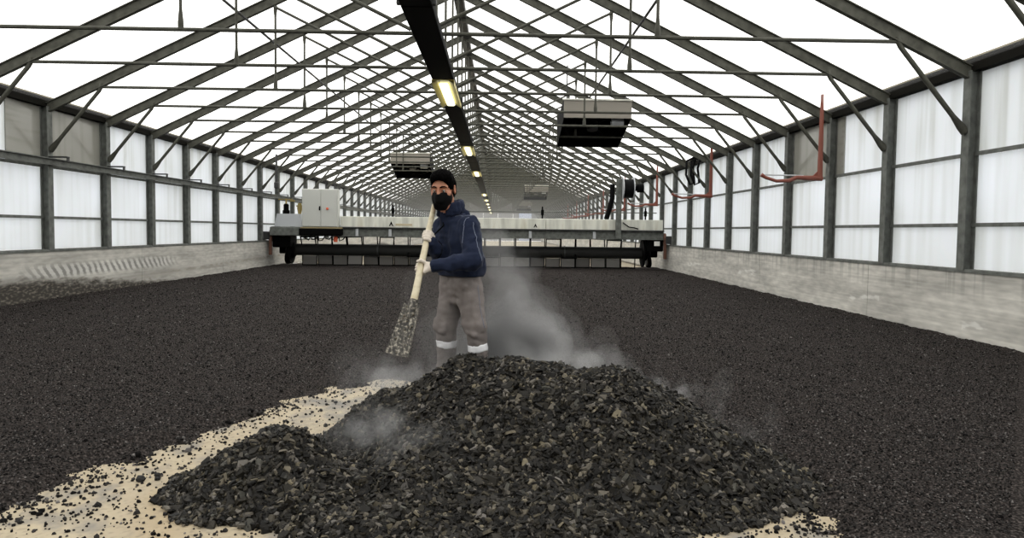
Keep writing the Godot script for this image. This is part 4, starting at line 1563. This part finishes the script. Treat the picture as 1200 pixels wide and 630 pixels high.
	for i in 17:
		var a := -2.45 + 4.9 * i / 16.0
		var p := neck + (-fw * cos(a) + lf * sin(a)) * Vector3(0.078, 0, 0.078).x + Vector3(0, 0.0 + 0.018 * cos(a), 0)
		if i > 0:
			f.cap(prev, p, 0.016, 0.016, 0.006)
			f.cap(prev + Vector3(0, 0.062, 0) - (prev - neck) * 0.05, p + Vector3(0, 0.062, 0) - (p - neck) * 0.05, 0.012, 0.012, 0.02)
			f.cap(prev + Vector3(0, 0.042, 0), p + Vector3(0, 0.042, 0), 0.013, 0.013, 0.02)
			f.cap(prev + Vector3(0, 0.02, 0), p + Vector3(0, 0.02, 0), 0.015, 0.015, 0.02)
		prev = p
	f.cap(neck - fw * 0.085 + lf * 0.06 + Vector3(0, -0.01, 0), neck - fw * 0.085 - lf * 0.06 + Vector3(0, -0.01, 0), 0.034, 0.034, 0.02)
	f.rough(fine, 0.006)
	var cm := MB.new()
	f.add_to(cm, base)
	part(jk, "collar", cm.mesh(M.jacket))
	part(man, "shirt", tube_mesh([neck + fw * 0.022 + Vector3(0, -0.05, 0) - base, neck + fw * 0.036 + Vector3(0, 0.0, 0) - base, neck + fw * 0.034 + Vector3(0, 0.03, 0) - base], [0.036, 0.034, 0.030], M.shirt, 12))
	# ---- trousers
	f = Field.new(P(0.46, 0.05, 5.48), P(1.10, 1.08, 4.84), 0.0105)
	for s in [-1.0, 1.0]:
		f.cap(hip + lf * (s * 0.07) + Vector3(0, 0.07, 0), hip + lf * (s * 0.078) + Vector3(0, -0.04, 0), 0.100, 0.108, 0.05)
	for a in [[hip_l, kn_l, an_l], [hip_r, kn_r, an_r]]:
		var top: Vector3 = a[0]
		f.cap(top, a[1], 0.100, 0.075, 0.012)
		var shin: Vector3 = a[1].lerp(a[2], 0.28)
		f.cap(a[1], shin, 0.075, 0.064, 0.012)
		f.cap(shin, a[2], 0.063, 0.060, 0.012)
		# creases round the knee and ankle
		for r in [-0.10, -0.03, 0.05, 0.13]:
			var c: Vector3 = a[1] + (a[0] - a[1]) * r * 0.8
			f.cap(c + fw * 0.050 - lf * 0.04, c + fw * 0.052 + lf * 0.035 + Vector3(0, -0.025, 0), 0.028, 0.022, 0.010)
		for r in [0.80, 0.90]:
			var c: Vector3 = a[1].lerp(a[2], r)
			f.cap(c - lf * 0.03 + fw * 0.02, c + lf * 0.03 + fw * 0.01, 0.045, 0.045, 0.015)
	# drag lines from the crotch
	for r in [[0.02, 0.10], [-0.03, 0.12], [-0.08, 0.11]]:
		f.cap(hip + fw * 0.075 + Vector3(0, r[0] - 0.06, 0), hip_l + lf * 0.06 + fw * 0.07 + Vector3(0, r[0] - 0.02, 0), 0.030, 0.026, 0.014)
	f.rough(fold, 0.012, Vector3(1.1, 0.35, 1.1))
	f.rough(fine, 0.006, Vector3(0.5, 1.0, 0.5))
	f.clip(hip + Vector3(0, 0.10, 0), Vector3.UP)
	var tm := MB.new()
	f.add_to(tm, base)
	var tr := part(man, "trousers", tm.mesh(M.trousers))
	for a in [[kn_l, an_l, 1.0], [kn_r, an_r, -1.0]]:
		var c0: Vector3 = a[0].lerp(a[1], 0.185)
		var c1: Vector3 = a[0].lerp(a[1], 0.275)
		var band := f.slab(c0, c1, 0.0035)
		band.clip((kn_l + kn_r) / 2, (kn_r - kn_l) * float(a[2]))
		var bb := MB.new()
		band.add_to(bb, base)
		part(tr, "reflective_band", bb.mesh(M.reflective), Transform3D.IDENTITY, "", "silver reflective band")
	var sp: Array = []
	for i in 13:
		sp.append(f.onto((hip + lf * 0.25 + Vector3(0.03, 0.0, 0.02)).lerp(kn_l + lf * 0.14 + Vector3(0.04, 0, 0), i / 12.0), 0.001) - base)
	part(tr, "side_seam", tube_mesh(sp, [0.002, 0.002], M.seam, 5))
	# ---- boots
	for a in [an_l, an_r]:
		f = Field.new(a - Vector3(0.3, 0.14, 0.3), a + Vector3(0.3, 0.12, 0.3), 0.011)
		f.cap(a + Vector3(0, 0.08, 0), a + Vector3(0, -0.04, 0), 0.05, 0.05, 0.02)
		f.cap(a - fw * 0.04 + Vector3(0, -0.075, 0), a + fw * 0.17 + Vector3(0, -0.08, 0), 0.042, 0.044, 0.03)
		f.clip(Vector3(0, FLOOR_Y + 0.004, 0), Vector3.DOWN)
		var bm := MB.new()
		f.add_to(bm, base)
		part(man, "boot", bm.mesh(M.boot))
	# ---- gloved hands
	var ax := (SHAFT_TOP - SHAFT_END).normalized()
	for hnd in [[wr_l, 1.068, 1.0], [wr_r, 1.268, -1.0]]:
		var g := on_shaft(hnd[1])
		var w: Vector3 = hnd[0]
		f = Field.new(g.min(w) - Vector3.ONE * 0.075, g.max(w) + Vector3.ONE * 0.075, 0.0042)
		f.cap(w, w.lerp(g, 0.2), 0.030, 0.030, 0.01)
		grip(f, g, ax, w - g, w + (g - w) * 0.30, 0.0220, hnd[2])
		var gm := MB.new()
		f.add_to(gm, base)
		part(man, "glove", gm.mesh(M.glove))

func shovel() -> void:
	var o := thing("shovel", "muddy flat shovel with a pale wooden shaft held in the worker's hands", "shovel", SHAFT_END)
	var a := SHAFT_TOP - SHAFT_END
	var pts: Array = []
	var rad: Array = []
	for i in 9:
		var t := i / 8.0
		pts.append(a * (0.96 - 0.96 * t) + Vector3(0.002 * sin(i * 2.1), 0, 0.002 * cos(i * 1.7)))
		rad.append(lerpf(0.0160, 0.0245, pow(t, 0.6)))
	part(o, "shaft", tube_mesh(pts, rad, M.shaft, 14))
	# socket and blade, in the blade's own frame: dn along it, ac across, nm its face
	var dn := (P(0.386, 0.55, 4.66) - SHAFT_END).normalized()
	var ac := (P(0.449, 0.523, 4.66) - P(0.319, 0.577, 4.70)).normalized()
	ac = (ac - dn * ac.dot(dn)).normalized()
	var nm := ac.cross(dn).normalized()
	if nm.z < 0.0:
		nm = -nm
	part(o, "socket", tube_mesh([dn * -0.035, dn * 0.0, dn * 0.04, dn * 0.09], [0.027, 0.032, 0.034, 0.016], M.blade, 14))
	var b := MB.new()
	var rows := 12
	var cols := 10
	var rng := fnl(301, 14.0, 2)
	for face in 2:
		var base := b.v.size()
		for j in rows + 1:
			var t := float(j) / rows
			var w := lerpf(0.105, 0.152, t)
			for i in cols + 1:
				var u := float(i) / cols - 0.5
				var q := ac * (u * w) + dn * (0.005 + 0.335 * t)
				var dish := 0.10 * u * u - 0.012 * sin(t * PI)
				var crust := maxf(0.0, rng.get_noise_2d(u * 0.6, t * 0.7)) * 0.016
				q += nm * (dish + (0.004 + crust if face == 0 else -0.004))
				b.v.append(q)
				b.n.append(nm if face == 0 else -nm)
				b.uv.append(Vector2(u + 0.5, t))
		for j in rows:
			for i in cols:
				var k := base + j * (cols + 1) + i
				var nn := (b.v[k + 1] - b.v[k]).cross(b.v[k + cols + 1] - b.v[k])
				if nn.dot(b.n[k]) > 0.0:
					b.idx.append_array([k, k + cols + 1, k + 1, k + 1, k + cols + 1, k + cols + 2])
				else:
					b.idx.append_array([k, k + 1, k + cols + 1, k + 1, k + cols + 2, k + cols + 1])
	var n := (rows + 1) * (cols + 1)
	for i in cols:
		for j in [0, rows]:
			var k: int = j * (cols + 1) + i
			b.face([b.v[k], b.v[k + 1], b.v[k + 1 + n], b.v[k + n]], dn * (1.0 if j > 0 else -1.0))
	for j in rows:
		for i in [0, cols]:
			var k: int = j * (cols + 1) + i
			b.face([b.v[k], b.v[k + cols + 1], b.v[k + cols + 1 + n], b.v[k + n]], ac * (1.0 if i > 0 else -1.0))
	part(o, "blade", b.mesh(M.blade))
	var r2 := RandomNumberGenerator.new()
	r2.seed = 5
	var cl := MB.new()
	for i in 16:
		var t := pow(r2.randf(), 1.5)
		var u := r2.randf_range(-0.48, 0.48)
		var q := ac * (u * lerpf(0.10, 0.15, t)) + dn * (0.335 * t) + nm * (0.10 * u * u - 0.012 * sin(t * PI) + 0.012)
		cl.tube([q - nm * 0.012, q, q + nm * r2.randf_range(0.002, 0.007)], [0.006, r2.randf_range(0.003, 0.008), 0.002], 6)
	part(o, "caked_soil", cl.mesh(M.dried if M.has("dried") else mat("dried", Color(0.47, 0.44, 0.38), 0.95)), Transform3D.IDENTITY, "stuff")

# ------------------------------------------------------------------ steam
func steam() -> void:
	var o := Node3D.new()
	o.name = "steam"
	add_child(o)
	o.set_meta("kind", "stuff")
	tag(o, "white steam rising from the warm heap round the worker's legs", "steam")
	var rng := RandomNumberGenerator.new()
	rng.seed = 9
	var fogs: Array = []
	for k in 5:
		var fm := FogMaterial.new()
		fm.resource_name = "steam_%d" % k
		fm.density = [0.10, 0.22, 0.45, 0.8, 1.3][k]
		fm.albedo = Color(1, 1, 1)
		fogs.append(fm)
	# centre, spread, size, how many, thickness at the middle
	var banks := [
		[P(1.10, 0.44, 5.24), Vector3(0.20, 0.12, 0.06), 0.26, 110, 3],
		[P(1.06, 0.62, 5.25), Vector3(0.14, 0.14, 0.06), 0.24, 50, 2],
		[P(0.70, 0.32, 5.02), Vector3(0.26, 0.05, 0.05), 0.17, 36, 2],
		[P(1.22, 0.56, 5.22), Vector3(0.16, 0.05, 0.05), 0.16, 70, 4],
		[P(1.02, 0.85, 5.4), Vector3(0.10, 0.24, 0.1), 0.28, 40, 1],
		[P(1.45, 0.47, 4.80), Vector3(0.22, 0.04, 0.08), 0.16, 40, 3],
		[P(1.95, 0.33, 4.55), Vector3(0.22, 0.04, 0.06), 0.12, 45, 3],
		[P(2.32, 0.10, 4.40), Vector3(0.16, 0.035, 0.05), 0.10, 40, 2],
		[P(0.25, 0.24, 5.15), Vector3(0.13, 0.06, 0.10), 0.20, 40, 2],
		[P(0.30, 0.16, 4.30), Vector3(0.13, 0.05, 0.05), 0.15, 40, 2],
		[P(0.68, 0.16, 4.02), Vector3(0.16, 0.04, 0.05), 0.13, 36, 2],
	]
	for bk in banks:
		for i in bk[3]:
			var v := FogVolume.new()
			v.name = "wisp"
			v.shape = RenderingServer.FOG_VOLUME_SHAPE_ELLIPSOID
			var g := Vector3(rng.randfn(), rng.randfn(), rng.randfn())
			var far := clampf(g.length() - 0.7, 0.0, 2.5)
			var s: float = bk[2] * rng.randf_range(0.5, 1.2) * (1.0 + 0.35 * far)
			v.size = Vector3(s * rng.randf_range(0.5, 1.0), s * rng.randf_range(0.9, 2.0), s * rng.randf_range(0.5, 1.0))
			v.position = bk[0] + g * bk[1]
			v.rotation = Vector3(rng.randfn(0, 0.5), rng.randf() * TAU, rng.randfn(0.0, 0.9))
			v.material = fogs[clampi(bk[4] - int(far * 1.6), 0, 4)]
			o.add_child(v, true)
	var hz := FogVolume.new()
	hz.name = "haze"
	hz.shape = RenderingServer.FOG_VOLUME_SHAPE_BOX
	hz.size = Vector3(13.8, 3.3, 74.0)
	hz.position = P(0, 1.75, 66.0)
	var hm := FogMaterial.new()
	hm.resource_name = "haze"
	hm.density = 0.004
	hm.albedo = Color(1, 1, 1)
	hz.material = hm
	add_child(hz)
	hz.set_meta("kind", "stuff")
	tag(hz, "thin pale haze of moist air filling the far part of the hall", "haze")
